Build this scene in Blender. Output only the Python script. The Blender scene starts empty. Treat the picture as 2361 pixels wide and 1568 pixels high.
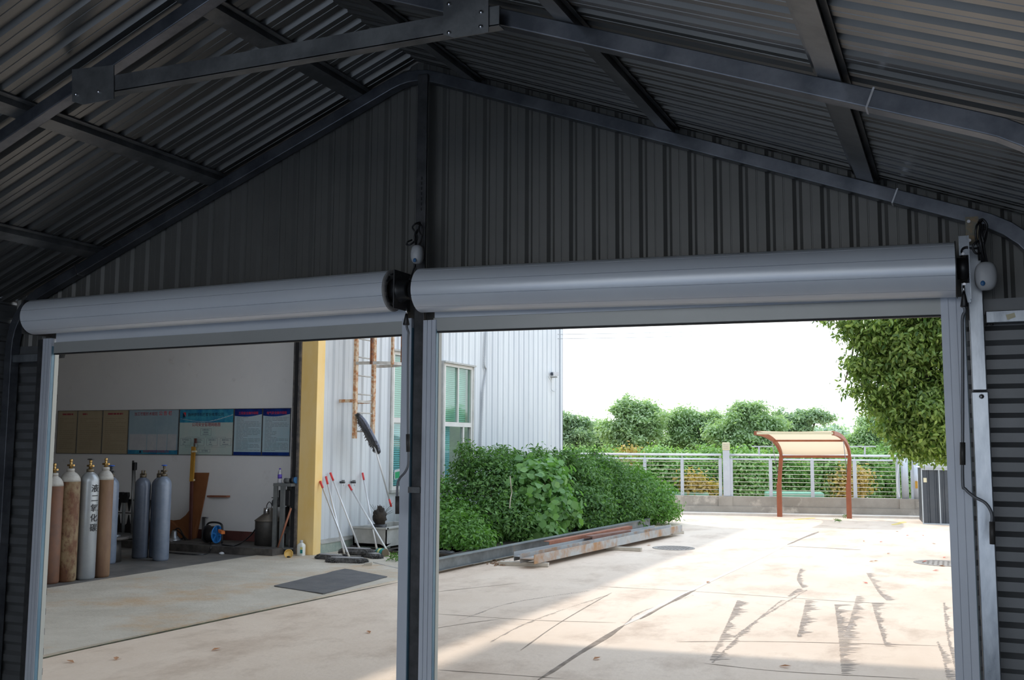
import bpy, math, random
import numpy as np
from mathutils import Vector, Matrix
random.seed(7)
RNG = np.random.default_rng(11)
PI = math.pi
SC = bpy.context.scene
COL = SC.collection

# ------------------------------------------------------------------ camera
F = 2290.0                     # focal length in pixels of the 2361 px wide frame
PITCH, ROLL, YAW = math.radians(6.0), math.radians(0.3), math.radians(24.1)
H = 1.75
_cy, _sy = math.cos(YAW), math.sin(YAW)
fw = Vector((-_sy * math.cos(PITCH), _cy * math.cos(PITCH), math.sin(PITCH)))
rt0 = Vector((_cy, _sy, 0)); up0 = rt0.cross(fw)
rt = rt0 * math.cos(ROLL) + up0 * math.sin(ROLL)
up = up0 * math.cos(ROLL) - rt0 * math.sin(ROLL)
CAM = Vector((0, 0, H))
cam = bpy.data.cameras.new('camera'); co = bpy.data.objects.new('camera', cam); COL.objects.link(co)
co.matrix_world = Matrix(((rt.x, up.x, -fw.x, 0), (rt.y, up.y, -fw.y, 0), (rt.z, up.z, -fw.z, H), (0, 0, 0, 1)))
cam.sensor_width = 36.0; cam.lens = 36.0 * F / 2361.0; cam.clip_start = 0.05; cam.clip_end = 500
SC.camera = co

def ray(x, y): return rt * ((x - 1180.5) / F) - up * ((y - 784) / F) + fw
def aty(x, y, Y): d = ray(x, y); return CAM + d * (Y / d.y)
def atx(x, y, X): d = ray(x, y); return CAM + d * (X / d.x)
def atz(x, y, Z=0.0): d = ray(x, y); return CAM + d * ((Z - H) / d.z)
def atd(x, y, D): return CAM + ray(x, y) * D
def atpl(x, y, P, N):
    d = ray(x, y); return CAM + d * ((Vector(P) - CAM).dot(N) / d.dot(N))

# ------------------------------------------------------------------ materials
def mat(name, c, c2=None, rough=0.6, metal=0.0, scale=3.0, stretch=(1, 1, 1), bump=0.0, bscale=40.0, lo=0.4, hi=0.62,
        spec=0.5, trans=0.0, coords='Object', c3=None, s3=1.0, lo3=0.5, hi3=0.7, detail=6.0, rvar=0.0, coat=0.0):
    m = bpy.data.materials.new(name); m.use_nodes = True
    nt = m.node_tree; b = nt.nodes['Principled BSDF']
    b.inputs['Base Color'].default_value = (*c, 1); b.inputs['Roughness'].default_value = rough
    b.inputs['Metallic'].default_value = metal; b.inputs['Specular IOR Level'].default_value = spec
    b.inputs['Coat Weight'].default_value = coat
    if c2 or bump or c3:
        tc = nt.nodes.new('ShaderNodeTexCoord'); mp = nt.nodes.new('ShaderNodeMapping')
        mp.inputs['Scale'].default_value = stretch
        nt.links.new(tc.outputs[coords], mp.inputs['Vector'])
    col = None
    if c2:
        n = nt.nodes.new('ShaderNodeTexNoise'); n.inputs['Scale'].default_value = scale; n.inputs['Detail'].default_value = detail
        n.inputs['Roughness'].default_value = 0.65
        nt.links.new(mp.outputs[0], n.inputs['Vector'])
        r = nt.nodes.new('ShaderNodeValToRGB'); r.color_ramp.elements[0].position = lo; r.color_ramp.elements[1].position = hi
        r.color_ramp.elements[0].color = (*c, 1); r.color_ramp.elements[1].color = (*c2, 1)
        nt.links.new(n.outputs['Fac'], r.inputs['Fac']); col = r.outputs['Color']
        if rvar:
            ma = nt.nodes.new('ShaderNodeMath'); ma.operation = 'MULTIPLY_ADD'; ma.inputs[1].default_value = rvar; ma.inputs[2].default_value = rough - rvar / 2
            nt.links.new(n.outputs['Fac'], ma.inputs[0]); nt.links.new(ma.outputs[0], b.inputs['Roughness'])
    if c3:
        n3 = nt.nodes.new('ShaderNodeTexNoise'); n3.inputs['Scale'].default_value = s3; n3.inputs['Detail'].default_value = 8
        n3.inputs['Roughness'].default_value = 0.7
        nt.links.new(mp.outputs[0], n3.inputs['Vector'])
        r3 = nt.nodes.new('ShaderNodeValToRGB'); r3.color_ramp.elements[0].position = lo3; r3.color_ramp.elements[1].position = hi3
        r3.color_ramp.elements[0].color = (0, 0, 0, 1); r3.color_ramp.elements[1].color = (1, 1, 1, 1)
        nt.links.new(n3.outputs['Fac'], r3.inputs['Fac'])
        mx = nt.nodes.new('ShaderNodeMix'); mx.data_type = 'RGBA'
        nt.links.new(r3.outputs['Color'], mx.inputs[0])
        if col: nt.links.new(col, mx.inputs[6])
        else: mx.inputs[6].default_value = (*c, 1)
        mx.inputs[7].default_value = (*c3, 1); col = mx.outputs[2]
    if col: nt.links.new(col, b.inputs['Base Color'])
    if bump:
        nb = nt.nodes.new('ShaderNodeTexNoise'); nb.inputs['Scale'].default_value = bscale; nb.inputs['Detail'].default_value = 4
        nt.links.new(mp.outputs[0], nb.inputs['Vector'])
        bp = nt.nodes.new('ShaderNodeBump'); bp.inputs['Strength'].default_value = bump; bp.inputs['Distance'].default_value = 0.01
        nt.links.new(nb.outputs['Fac'], bp.inputs['Height']); nt.links.new(bp.outputs['Normal'], b.inputs['Normal'])
    if trans: b.inputs['Transmission Weight'].default_value = trans
    return m

def leafmat(name, a, b_, tr=0.35, rough=0.45):
    m = bpy.data.materials.new(name); m.use_nodes = True; nt = m.node_tree; nt.nodes.clear()
    out = nt.nodes.new('ShaderNodeOutputMaterial')
    at = nt.nodes.new('ShaderNodeAttribute'); at.attribute_name = 'tone'
    r = nt.nodes.new('ShaderNodeValToRGB'); r.color_ramp.elements[0].color = (*a, 1); r.color_ramp.elements[1].color = (*b_, 1)
    nt.links.new(at.outputs['Fac'], r.inputs['Fac'])
    p = nt.nodes.new('ShaderNodeBsdfPrincipled'); p.inputs['Roughness'].default_value = rough
    p.inputs['Specular IOR Level'].default_value = 0.4
    nt.links.new(r.outputs['Color'], p.inputs['Base Color'])
    t = nt.nodes.new('ShaderNodeBsdfTranslucent')
    g = nt.nodes.new('ShaderNodeMix'); g.data_type = 'RGBA'; g.blend_type = 'MULTIPLY'; g.inputs[0].default_value = 1.0
    g.inputs[7].default_value = (1.3, 1.5, 0.6, 1)
    nt.links.new(r.outputs['Color'], g.inputs[6]); nt.links.new(g.outputs[2], t.inputs['Color'])
    mx = nt.nodes.new('ShaderNodeMixShader'); mx.inputs[0].default_value = tr
    nt.links.new(p.outputs[0], mx.inputs[1]); nt.links.new(t.outputs[0], mx.inputs[2]); nt.links.new(mx.outputs[0], out.inputs['Surface'])
    return m

def glassmat(name, tint, refl=0.25):
    m = bpy.data.materials.new(name); m.use_nodes = True; nt = m.node_tree; nt.nodes.clear()
    out = nt.nodes.new('ShaderNodeOutputMaterial'); t = nt.nodes.new('ShaderNodeBsdfTransparent'); t.inputs[0].default_value = (*tint, 1)
    g = nt.nodes.new('ShaderNodeBsdfGlossy'); g.inputs['Roughness'].default_value = 0.03
    fr = nt.nodes.new('ShaderNodeFresnel'); fr.inputs[0].default_value = 1.5
    ma = nt.nodes.new('ShaderNodeMath'); ma.operation = 'ADD'; ma.inputs[0].default_value = 0.0; ma.inputs[1].default_value = refl; ma.use_clamp = True
    mx = nt.nodes.new('ShaderNodeMixShader'); nt.links.new(ma.outputs[0], mx.inputs[0])
    nt.links.new(t.outputs[0], mx.inputs[1]); nt.links.new(g.outputs[0], mx.inputs[2]); nt.links.new(mx.outputs[0], out.inputs['Surface'])
    return m

M = {}
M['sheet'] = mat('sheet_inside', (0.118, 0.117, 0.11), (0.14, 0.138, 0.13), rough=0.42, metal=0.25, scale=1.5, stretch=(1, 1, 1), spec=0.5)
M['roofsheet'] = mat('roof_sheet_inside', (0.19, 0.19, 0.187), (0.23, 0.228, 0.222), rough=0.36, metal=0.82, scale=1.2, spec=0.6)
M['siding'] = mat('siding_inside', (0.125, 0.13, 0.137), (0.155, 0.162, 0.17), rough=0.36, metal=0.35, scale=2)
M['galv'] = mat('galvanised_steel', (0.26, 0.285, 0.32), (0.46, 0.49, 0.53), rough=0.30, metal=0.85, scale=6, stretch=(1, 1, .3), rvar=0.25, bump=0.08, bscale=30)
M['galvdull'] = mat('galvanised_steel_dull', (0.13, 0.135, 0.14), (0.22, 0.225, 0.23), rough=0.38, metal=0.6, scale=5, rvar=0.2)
M['frame'] = mat('frame_tube_steel', (0.10, 0.11, 0.13), (0.17, 0.18, 0.205), rough=0.33, metal=0.75, scale=5, rvar=0.2)
M['guide'] = mat('grey_coated_aluminium', (0.58, 0.62, 0.70), (0.62, 0.66, 0.74), rough=0.38, metal=0.1, scale=2)
M['roller'] = mat('grey_slat_curtain', (0.74, 0.78, 0.85), (0.78, 0.82, 0.88), rough=0.28, metal=0.15, scale=1.5)
M['rail'] = mat('grey_bottom_rail', (0.42, 0.43, 0.42), (0.45, 0.46, 0.45), rough=0.4, metal=0.2, scale=2)
M['rubber'] = mat('black_rubber', (0.012, 0.012, 0.014), rough=0.6)
M['blackp'] = mat('black_plastic', (0.015, 0.015, 0.017), rough=0.4)
M['darksteel'] = mat('dark_steel', (0.045, 0.047, 0.05), (0.08, 0.08, 0.085), rough=0.45, metal=0.5, scale=8)
M['film'] = mat('blue_protective_film', (0.10, 0.22, 0.32), (0.14, 0.28, 0.38), rough=0.4)
M['filmw'] = mat('pale_seal_strip', (0.55, 0.57, 0.53), rough=0.5)
M['whitep'] = mat('white_plastic', (0.50, 0.51, 0.53), rough=0.4)
M['bluep'] = mat('blue_plastic', (0.02, 0.12, 0.30), rough=0.4)
M['rodgrey'] = mat('grey_painted_rod', (0.16, 0.17, 0.19), rough=0.4, metal=0.3)
M['sleeve'] = mat('dark_grey_grip', (0.05, 0.047, 0.045), rough=0.5)
M['bolt'] = mat('bright_bolt', (0.75, 0.75, 0.78), rough=0.2, metal=1.0)
M['floor'] = mat('garage_concrete', (0.26, 0.26, 0.26), (0.33, 0.33, 0.33), rough=0.7, scale=2, bump=.2)

# yard concrete: warm beige, sandy stains, darker streaks
M['yard'] = mat('yard_concrete', (0.66, 0.52, 0.40), (0.80, 0.67, 0.545), rough=0.62, scale=0.55, stretch=(1.0, 0.6, 1), lo=0.32, hi=0.68,
                c3=(0.48, 0.355, 0.26), s3=1.5, lo3=0.50, hi3=0.74, bump=0.35, bscale=25, detail=10, spec=0.45)
M['bounce_ground'] = mat('cool_bounce_ground', (0.38, 0.42, 0.48), (0.42, 0.46, 0.52), rough=0.8, scale=2)  # unseen ground behind, paled and cooled to bounce light into the garage
M['ramp'] = mat('ramp_concrete', (0.44, 0.39, 0.315), (0.58, 0.525, 0.44), rough=0.8, scale=1.3, lo=0.35, hi=0.65,
                c3=(0.50, 0.36, 0.23), s3=0.8, lo3=0.5, hi3=0.66, bump=0.6, bscale=30, detail=12)
M['shopfloor'] = mat('workshop_floor', (0.11, 0.105, 0.10), (0.18, 0.165, 0.15), rough=0.6, scale=2, bump=.2)
M['platform'] = mat('dirty_platform', (0.045, 0.04, 0.038), (0.12, 0.11, 0.10), rough=0.75, scale=3)
M['joint'] = mat('dark_joint', (0.22, 0.175, 0.14), (0.34, 0.28, 0.23), rough=0.9, scale=5)
M['mortar'] = mat('pale_mortar', (0.66, 0.60, 0.54), (0.72, 0.68, 0.62), rough=0.8, scale=5)
M['moss'] = mat('mossy_joint', (0.035, 0.035, 0.02), (0.09, 0.10, 0.04), rough=0.9, scale=9)
M['facade'] = mat('pale_grey_cladding', (0.56, 0.59, 0.62), (0.63, 0.66, 0.68), rough=0.45, scale=1.0, stretch=(1, 1, 0.2), spec=0.4,
                  c3=(0.44, 0.43, 0.40), s3=2.2, lo3=0.60, hi3=0.85)
M['flash'] = mat('grey_flashing', (0.36, 0.36, 0.34), (0.46, 0.46, 0.44), rough=0.6, scale=4)
M['curb'] = mat('greenish_curb', (0.26, 0.33, 0.29), (0.40, 0.44, 0.38), rough=0.85, scale=3, bump=.4)
M['yellow'] = mat('yellow_painted_steel', (0.90, 0.66, 0.30), (0.88, 0.58, 0.17), rough=0.5, scale=1.6, stretch=(1, 1, .5), lo=0.4, hi=0.7,
                  c3=(0.55, 0.30, 0.06), s3=2.5, lo3=0.62, hi3=0.8)
M['intwall'] = mat('white_plaster', (0.84, 0.84, 0.86), (0.88, 0.88, 0.89), rough=0.75, scale=1.0, c3=(0.76, 0.75, 0.75), s3=3, lo3=.62, hi3=.72)
M['base_red'] = mat('dark_red_skirting', (0.10, 0.035, 0.03), (0.14, 0.05, 0.045), rough=0.6, scale=4)
M['shopdark'] = mat('workshop_lining', (0.50, 0.45, 0.38), (0.56, 0.50, 0.43), rough=0.7, scale=1)
M['track_steel'] = mat('sliding_track_steel', (0.10, 0.10, 0.11), (0.22, 0.20, 0.19), rough=0.5, metal=0.4, scale=10)
M['white_al'] = mat('white_window_frame', (0.60, 0.59, 0.56), (0.66, 0.65, 0.62), rough=0.5, scale=5)
M['glass'] = glassmat('window_glass', (0.80, 0.93, 0.90), 0.11)
M['blind'] = mat('blue_blind', (0.42, 0.66, 0.80), (0.50, 0.74, 0.84), rough=0.5, scale=5)
M['blindg'] = mat('green_blind', (0.46, 0.64, 0.54), (0.54, 0.70, 0.60), rough=0.5, scale=5)
M['rustpaint'] = mat('rusty_ladder', (0.62, 0.50, 0.36), (0.42, 0.17, 0.06), rough=0.75, scale=14, lo=0.42, hi=0.6, bump=.3)
M['rustdark'] = mat('dark_rusty_bar', (0.30, 0.11, 0.04), (0.09, 0.05, 0.04), rough=0.8, scale=16)
M['rung'] = mat('dull_rung', (0.42, 0.41, 0.38), (0.52, 0.50, 0.47), rough=0.6, scale=8)
M['red'] = mat('red_grip', (0.62, 0.04, 0.04), rough=0.4)
M['handle'] = mat('aluminium_handle', (0.68, 0.69, 0.70), rough=0.35, metal=0.3)
M['mop'] = mat('dirty_mop_yarn', (0.13, 0.125, 0.12), (0.05, 0.05, 0.05), rough=0.95, scale=25, bump=1.0, bscale=60)
M['moptop'] = mat('mop_cloth_top', (0.32, 0.31, 0.30), (0.22, 0.215, 0.22), rough=0.9, scale=14, bump=.5)
M['moptopb'] = mat('blue_mop_cloth_top', (0.16, 0.19, 0.27), (0.22, 0.24, 0.30), rough=0.9, scale=14, bump=.5)
M['matblk'] = mat('black_rubber_mat', (0.085, 0.085, 0.09), (0.12, 0.118, 0.118), rough=0.75, scale=3, bump=.3, c3=(0.2, 0.17, 0.13), s3=5, lo3=.62, hi3=.8)
M['cyl_rust'] = mat('rusty_cylinder_paint', (0.24, 0.175, 0.095), (0.12, 0.048, 0.02), rough=0.75, scale=4.5, stretch=(1, 1, .6), lo=0.42, hi=0.58, c3=(0.09, 0.035, 0.02), s3=18, lo3=.56, hi3=.66)
M['cyl_brown'] = mat('brown_cylinder_paint', (0.20, 0.115, 0.06), (0.13, 0.065, 0.035), rough=0.65, scale=4, stretch=(1, 1, .3))
M['cyl_orange'] = mat('orange_cylinder_paint', (0.16, 0.07, 0.035), (0.11, 0.055, 0.035), rough=0.65, scale=4)
M['cyl_silver'] = mat('silver_cylinder_paint', (0.31, 0.335, 0.36), (0.36, 0.385, 0.40), rough=0.32, metal=0.4, scale=3)
M['cyl_blue'] = mat('blue_grey_cylinder_paint', (0.17, 0.21, 0.28), (0.22, 0.26, 0.33), rough=0.3, metal=0.1, scale=5, c3=(.12, .12, .14), s3=25, lo3=.68, hi3=.72)
M['cyl_blued'] = mat('dark_blue_grey_cylinder_paint', (0.10, 0.122, 0.165), (0.135, 0.155, 0.20), rough=0.32, metal=0.1, scale=5)
M['cyl_cap'] = mat('white_shoulder_paint', (0.42, 0.41, 0.38), (0.33, 0.31, 0.28), rough=0.6, scale=9)
M['brass'] = mat('brass', (0.50, 0.32, 0.12), rough=0.35, metal=0.9)
M['tarnish'] = mat('tarnished_zinc', (0.13, 0.14, 0.12), (0.24, 0.17, 0.10), rough=.5, metal=.5, scale=40)
M['bronze'] = mat('dull_bronze', (0.16, 0.13, 0.09), rough=0.5, metal=0.6)
M['bluepaint'] = mat('blue_handwheel', (0.03, 0.12, 0.55), rough=0.4)
M['ink'] = mat('black_ink', (0.02, 0.02, 0.022), rough=0.7)
M['orangeboard'] = mat('brown_fibreboard', (0.26, 0.10, 0.04), (0.30, 0.12, 0.05), rough=0.55, scale=3)
M['gold'] = mat('yellow_level', (0.55, 0.30, 0.05), (0.45, 0.22, 0.03), rough=0.4, scale=4)
M['reelblue'] = mat('reel_blue', (0.03, 0.22, 0.62), rough=0.4)
M['orange'] = mat('orange_plastic', (0.72, 0.20, 0.04), rough=0.5)
M['drum'] = mat('dark_drum', (0.05, 0.047, 0.045), (0.075, 0.07, 0.065), rough=0.5, metal=0.3, scale=6)
M['lid'] = mat('drum_lid', (0.20, 0.18, 0.16), (0.26, 0.23, 0.20), rough=0.4, metal=0.6, scale=5)
M['machgrey'] = mat('machine_grey', (0.12, 0.13, 0.135), (0.17, 0.18, 0.18), rough=0.55, scale=5)
M['wood'] = mat('weathered_timber', (0.42, 0.38, 0.32), (0.55, 0.51, 0.44), rough=0.85, scale=6, stretch=(1, 1, 6))
M['beamgrey'] = mat('primed_steel_rusting', (0.33, 0.345, 0.35), (0.40, 0.41, 0.41), rough=0.55, scale=2, c3=(0.33, 0.18, 0.08), s3=1.6, lo3=.46, hi3=.62)
M['beamgrey2'] = mat('primed_steel', (0.31, 0.325, 0.335), (0.37, 0.38, 0.385), rough=0.55, scale=2)
M['beamdark'] = mat('dark_steel_beam', (0.12, 0.135, 0.14), (0.20, 0.22, 0.225), rough=0.5, scale=3, c3=(.30, .22, .15), s3=3, lo3=.6, hi3=.75)
M['rust'] = mat('red_primer_steel', (0.34, 0.14, 0.08), (0.27, 0.10, 0.06), rough=0.7, scale=5)
M['rust2'] = mat('brown_primer_steel', (0.20, 0.10, 0.075), (0.16, 0.075, 0.055), rough=0.7, scale=5)
M['iron'] = mat('cast_iron_cover', (0.28, 0.25, 0.225), (0.38, 0.345, 0.31), rough=0.7, scale=30, bump=1.0, bscale=50)
M['wallconc'] = mat('parapet_concrete', (0.30, 0.27, 0.23), (0.38, 0.345, 0.30), rough=0.85, scale=1.5, c3=(0.50, 0.45, 0.39), s3=1.1, lo3=.53, hi3=.60, bump=.3)
M['stainless'] = mat('white_steel_rail', (0.66, 0.68, 0.72), (0.72, 0.74, 0.78), rough=0.4, metal=0.2, scale=4)
M['postgrey'] = mat('pale_grey_post', (0.50, 0.53, 0.58), (0.56, 0.59, 0.63), rough=0.45, metal=0.1, scale=4)
M['wirerust'] = mat('stained_wire_rail', (0.55, 0.50, 0.42), (0.62, 0.58, 0.52), rough=0.5, scale=9)
M['shelterred'] = mat('red_brown_shelter_steel', (0.33, 0.10, 0.045), (0.27, 0.08, 0.04), rough=0.5, scale=4)
M['shedgrey'] = mat('anthracite_shed_sheet', (0.055, 0.065, 0.08), (0.07, 0.08, 0.095), rough=0.4, metal=0.2, scale=3)
M['shedtrim'] = mat('pale_shed_trim', (0.42, 0.46, 0.50), (0.48, 0.52, 0.55), rough=0.5, scale=5)
M['shedroof'] = mat('pale_shed_roof', (0.50, 0.52, 0.52), (0.56, 0.58, 0.58), rough=0.5, scale=3)
M['cream'] = mat('cream_label', (0.72, 0.66, 0.46), rough=0.6)
M['paintyellow'] = mat('yellow_road_paint', (0.78, 0.58, 0.12), (0.62, 0.50, 0.30), rough=0.7, scale=8, lo=.45, hi=.6)
M['greensheet'] = mat('green_sheeting', (0.20, 0.42, 0.30), (0.26, 0.50, 0.38), rough=0.4, scale=2)
M['bark'] = mat('bark', (0.10, 0.075, 0.055), (0.16, 0.13, 0.10), rough=0.9, scale=8)
M['twig'] = mat('dry_twig', (0.36, 0.33, 0.25), rough=0.9)
M['soil'] = mat('dark_soil', (0.025, 0.02, 0.017), (0.05, 0.04, 0.03), rough=0.95, scale=8, bump=.5)
M['leafshrub'] = leafmat('shrub_leaf', (0.04, 0.11, 0.030), (0.18, 0.34, 0.09), 0.30)
M['leafshrub2'] = leafmat('shrub_leaf_light', (0.07, 0.17, 0.035), (0.20, 0.40, 0.09), 0.32)
M['leafvine'] = leafmat('vine_leaf', (0.11, 0.24, 0.085), (0.24, 0.42, 0.15), 0.35)
M['leafcamphor'] = leafmat('camphor_leaf', (0.06, 0.13, 0.03), (0.36, 0.48, 0.13), 0.30, 0.3)
M['leaftree'] = leafmat('tree_leaf', (0.27, 0.38, 0.23), (0.47, 0.59, 0.39), 0.40)  # haze put into the colour: lightened and desaturated leaves
M['leaftree2'] = leafmat('tree_leaf_blue', (0.24, 0.34, 0.24), (0.40, 0.51, 0.38), 0.40)  # bluish trees, paled for haze in the same way
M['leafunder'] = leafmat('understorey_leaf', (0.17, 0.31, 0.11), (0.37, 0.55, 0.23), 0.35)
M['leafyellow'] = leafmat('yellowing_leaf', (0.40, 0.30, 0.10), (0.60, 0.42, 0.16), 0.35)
M['leaffar'] = leafmat('far_leaf', (0.36, 0.46, 0.42), (0.46, 0.56, 0.52), 0.4)  # distance haze painted in as a pale, greyed leaf colour
M['deadleaf'] = mat('fallen_leaf', (0.42, 0.19, 0.08), (0.50, 0.27, 0.14), rough=0.8, scale=9)
M['litter'] = mat('dry_litter', (0.20, 0.12, 0.07), (0.34, 0.22, 0.13), rough=.9, scale=30)
M['redleaf'] = mat('red_fallen_leaf', (0.70, 0.16, 0.10), rough=0.8)
M['camdark'] = mat('camera_housing', (0.05, 0.06, 0.08), rough=0.4)
M['conduit'] = mat('grey_flexible_conduit', (0.46, 0.48, 0.50), rough=0.6)
M['green'] = mat('green_sign', (0.02, 0.30, 0.12), rough=0.5)
M['water'] = mat('clear_bottle', (0.75, 0.76, 0.82), rough=0.15, trans=0.6)
M['violet'] = mat('violet_bottle_label', (0.10, 0.06, 0.40), rough=0.4)
M['jugw'] = mat('translucent_white_jug', (0.74, 0.76, 0.72), rough=0.35)
M['teal'] = mat('teal_label', (0.02, 0.26, 0.24), rough=0.5)
M['pale_yellow'] = mat('pale_yellow_label', (0.70, 0.70, 0.25), rough=0.5)
M['capyellow'] = mat('worn_yellow_plastic', (0.74, 0.50, 0.17), (0.70, 0.42, 0.08), rough=0.6, scale=20)
M['canvas'] = None

def canvasmat():
    m = bpy.data.materials.new('cream_shade_membrane'); m.use_nodes = True; nt = m.node_tree; nt.nodes.clear()
    out = nt.nodes.new('ShaderNodeOutputMaterial'); d = nt.nodes.new('ShaderNodeBsdfDiffuse'); d.inputs[0].default_value = (0.62, 0.52, 0.38, 1)
    t = nt.nodes.new('ShaderNodeBsdfTranslucent'); t.inputs[0].default_value = (0.66, 0.53, 0.38, 1)
    mx = nt.nodes.new('ShaderNodeMixShader'); mx.inputs[0].default_value = 0.6
    nt.links.new(d.outputs[0], mx.inputs[1]); nt.links.new(t.outputs[0], mx.inputs[2]); nt.links.new(mx.outputs[0], out.inputs['Surface'])
    return m
M['canvas'] = canvasmat()

# ------------------------------------------------------------------ mesh builder
class MB:
    def __init__(s): s.v = []; s.f = []; s.sm = []
    def add(s, vs, fs, smooth=False):
        n = len(s.v); s.v += [tuple(v) for v in vs]; s.f += [tuple(i + n for i in f) for f in fs]; s.sm += [smooth] * len(fs); return s
    def box(s, p0, p1):
        x0, y0, z0 = [min(a, b) for a, b in zip(p0, p1)]; x1, y1, z1 = [max(a, b) for a, b in zip(p0, p1)]
        return s.hexa([(x0, y0, z0), (x1, y0, z0), (x1, y1, z0), (x0, y1, z0)], [(x0, y0, z1), (x1, y0, z1), (x1, y1, z1), (x0, y1, z1)])
    def hexa(s, b, t):
        return s.add(list(b) + list(t), [(3, 2, 1, 0), (4, 5, 6, 7), (0, 1, 5, 4), (1, 2, 6, 5), (2, 3, 7, 6), (3, 0, 4, 7)])
    def obox(s, c, ax, ay, az):          # centre and three half axes
        c, ax, ay, az = Vector(c), Vector(ax), Vector(ay), Vector(az)
        b = [c - ax - ay - az, c + ax - ay - az, c + ax + ay - az, c - ax + ay - az]
        return s.hexa(b, [p + az * 2 for p in b])
    def bar(s, a, b, w, h, up_=(0, 0, 1)):
        a, b = Vector(a), Vector(b); d = b - a; L = d.length; d.normalize(); u = Vector(up_)
        if abs(d.dot(u)) > 0.98: u = Vector((0, 1, 0))
        x = d.cross(u).normalized(); z = x.cross(d).normalized()
        return s.obox((a + b) / 2, d * L / 2, x * w / 2, z * h / 2)
    def tube(s, pts, r, n=8, caps=True):
        pts = [Vector(p) for p in pts]; rs = r if isinstance(r, (list, tuple)) else [r] * len(pts)
        d0 = (pts[1] - pts[0]).normalized(); x = d0.orthogonal().normalized(); vs = []; fs = []
        for i, p in enumerate(pts):
            if i == 0: d = d0
            elif i == len(pts) - 1: d = (pts[i] - pts[i - 1]).normalized()
            else:
                d = (pts[i + 1] - pts[i]).normalized() + (pts[i] - pts[i - 1]).normalized()
                d = d.normalized() if d.length > 1e-6 else (pts[i + 1] - pts[i]).normalized()
            x = (x - d * x.dot(d)); x = x.normalized() if x.length > 1e-6 else d.orthogonal().normalized()
            y = d.cross(x)
            for k in range(n):
                a = 2 * PI * k / n; vs.append(p + (x * math.cos(a) + y * math.sin(a)) * rs[i])
        for i in range(len(pts) - 1):
            for k in range(n):
                k2 = (k + 1) % n; fs.append((i * n + k, i * n + k2, (i + 1) * n + k2, (i + 1) * n + k))
        s.add(vs, fs, True)
        if caps: s.add(vs[:n], [tuple(reversed(range(n)))]); s.add(vs[-n:], [tuple(range(n))])
        return s
    def lathe(s, prof, c=(0, 0, 0), n=24, axis=(0, 0, 1)):
        c = Vector(c); az = Vector(axis).normalized(); ax = az.orthogonal().normalized(); ay = az.cross(ax); vs = []; fs = []
        for r, z in prof:
            for k in range(n):
                a = 2 * PI * k / n; vs.append(c + ax * (r * math.cos(a)) + ay * (r * math.sin(a)) + az * z)
        for i in range(len(prof) - 1):
            for k in range(n):
                k2 = (k + 1) % n; fs.append((i * n + k, i * n + k2, (i + 1) * n + k2, (i + 1) * n + k))
        s.add(vs, fs, True)
        if prof[0][0] > 1e-5: s.add(vs[:n], [tuple(reversed(range(n)))])
        if prof[-1][0] > 1e-5: s.add(vs[-n:], [tuple(range(n))])
        return s
    def ell(s, c, rx, ry, rz, nu=16, nv=10, jit=0.0):
        vs = []; fs = []
        for j in range(nv + 1):
            t = PI * j / nv
            for i in range(nu):
                a = 2 * PI * i / nu; q = 1 + random.uniform(-jit, jit)
                vs.append((c[0] + rx * q * math.sin(t) * math.cos(a), c[1] + ry * q * math.sin(t) * math.sin(a), c[2] + rz * q * math.cos(t)))
        for j in range(nv):
            for i in range(nu):
                i2 = (i + 1) % nu; fs.append((j * nu + i, (j + 1) * nu + i, (j + 1) * nu + i2, j * nu + i2))
        return s.add(vs, fs, True)
    def prism(s, poly, d):               # planar polygon pushed along d
        n = len(poly); d = Vector(d); vs = [Vector(p) for p in poly] + [Vector(p) + d for p in poly]
        return s.add(vs, [tuple(range(n)), tuple(reversed(range(n, 2 * n)))] + [((i + 1) % n, i, i + n, (i + 1) % n + n) for i in range(n)])
    def ribbon(s, pts, half, y0, y1):    # polyline in XZ thickened in plane, pushed along Y (square tube frame)
        P = [Vector((p[0], 0, p[1])) for p in pts]; L = []; R = []
        for i, p in enumerate(P):
            d = (P[min(i + 1, len(P) - 1)] - P[max(i - 1, 0)]).normalized(); nrm = Vector((-d.z, 0, d.x))
            L.append(p + nrm * half); R.append(p - nrm * half)
        vs = []; fs = []
        for a, b in zip(L, R): vs += [(a.x, y0, a.z), (b.x, y0, b.z), (b.x, y1, b.z), (a.x, y1, a.z)]
        for i in range(len(P) - 1):
            o = 4 * i
            for k in range(4): k2 = (k + 1) % 4; fs.append((o + k, o + k2, o + 4 + k2, o + 4 + k))
        fs += [(3, 2, 1, 0), tuple(4 * (len(P) - 1) + k for k in range(4))]
        return s.add(vs, fs)
    def build(s, name, m, parent=None, bevel=0.0, fix=True):
        me = bpy.data.meshes.new(name); me.from_pydata(s.v, [], s.f); me.materials.append(m)
        me.polygons.foreach_set('use_smooth', s.sm)
        if fix:
            import bmesh
            bm = bmesh.new(); bm.from_mesh(me); bmesh.ops.remove_doubles(bm, verts=bm.verts, dist=1e-5)
            bmesh.ops.recalc_face_normals(bm, faces=bm.faces); bm.to_mesh(me); bm.free()
        me.update()
        o = bpy.data.objects.new(name, me); COL.objects.link(o)
        if parent: o.parent = parent
        if bevel:
            md = o.modifiers.new('bevel', 'BEVEL'); md.width = bevel; md.segments = 2; md.limit_method = 'ANGLE'; md.angle_limit = 0.6
        return o

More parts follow.
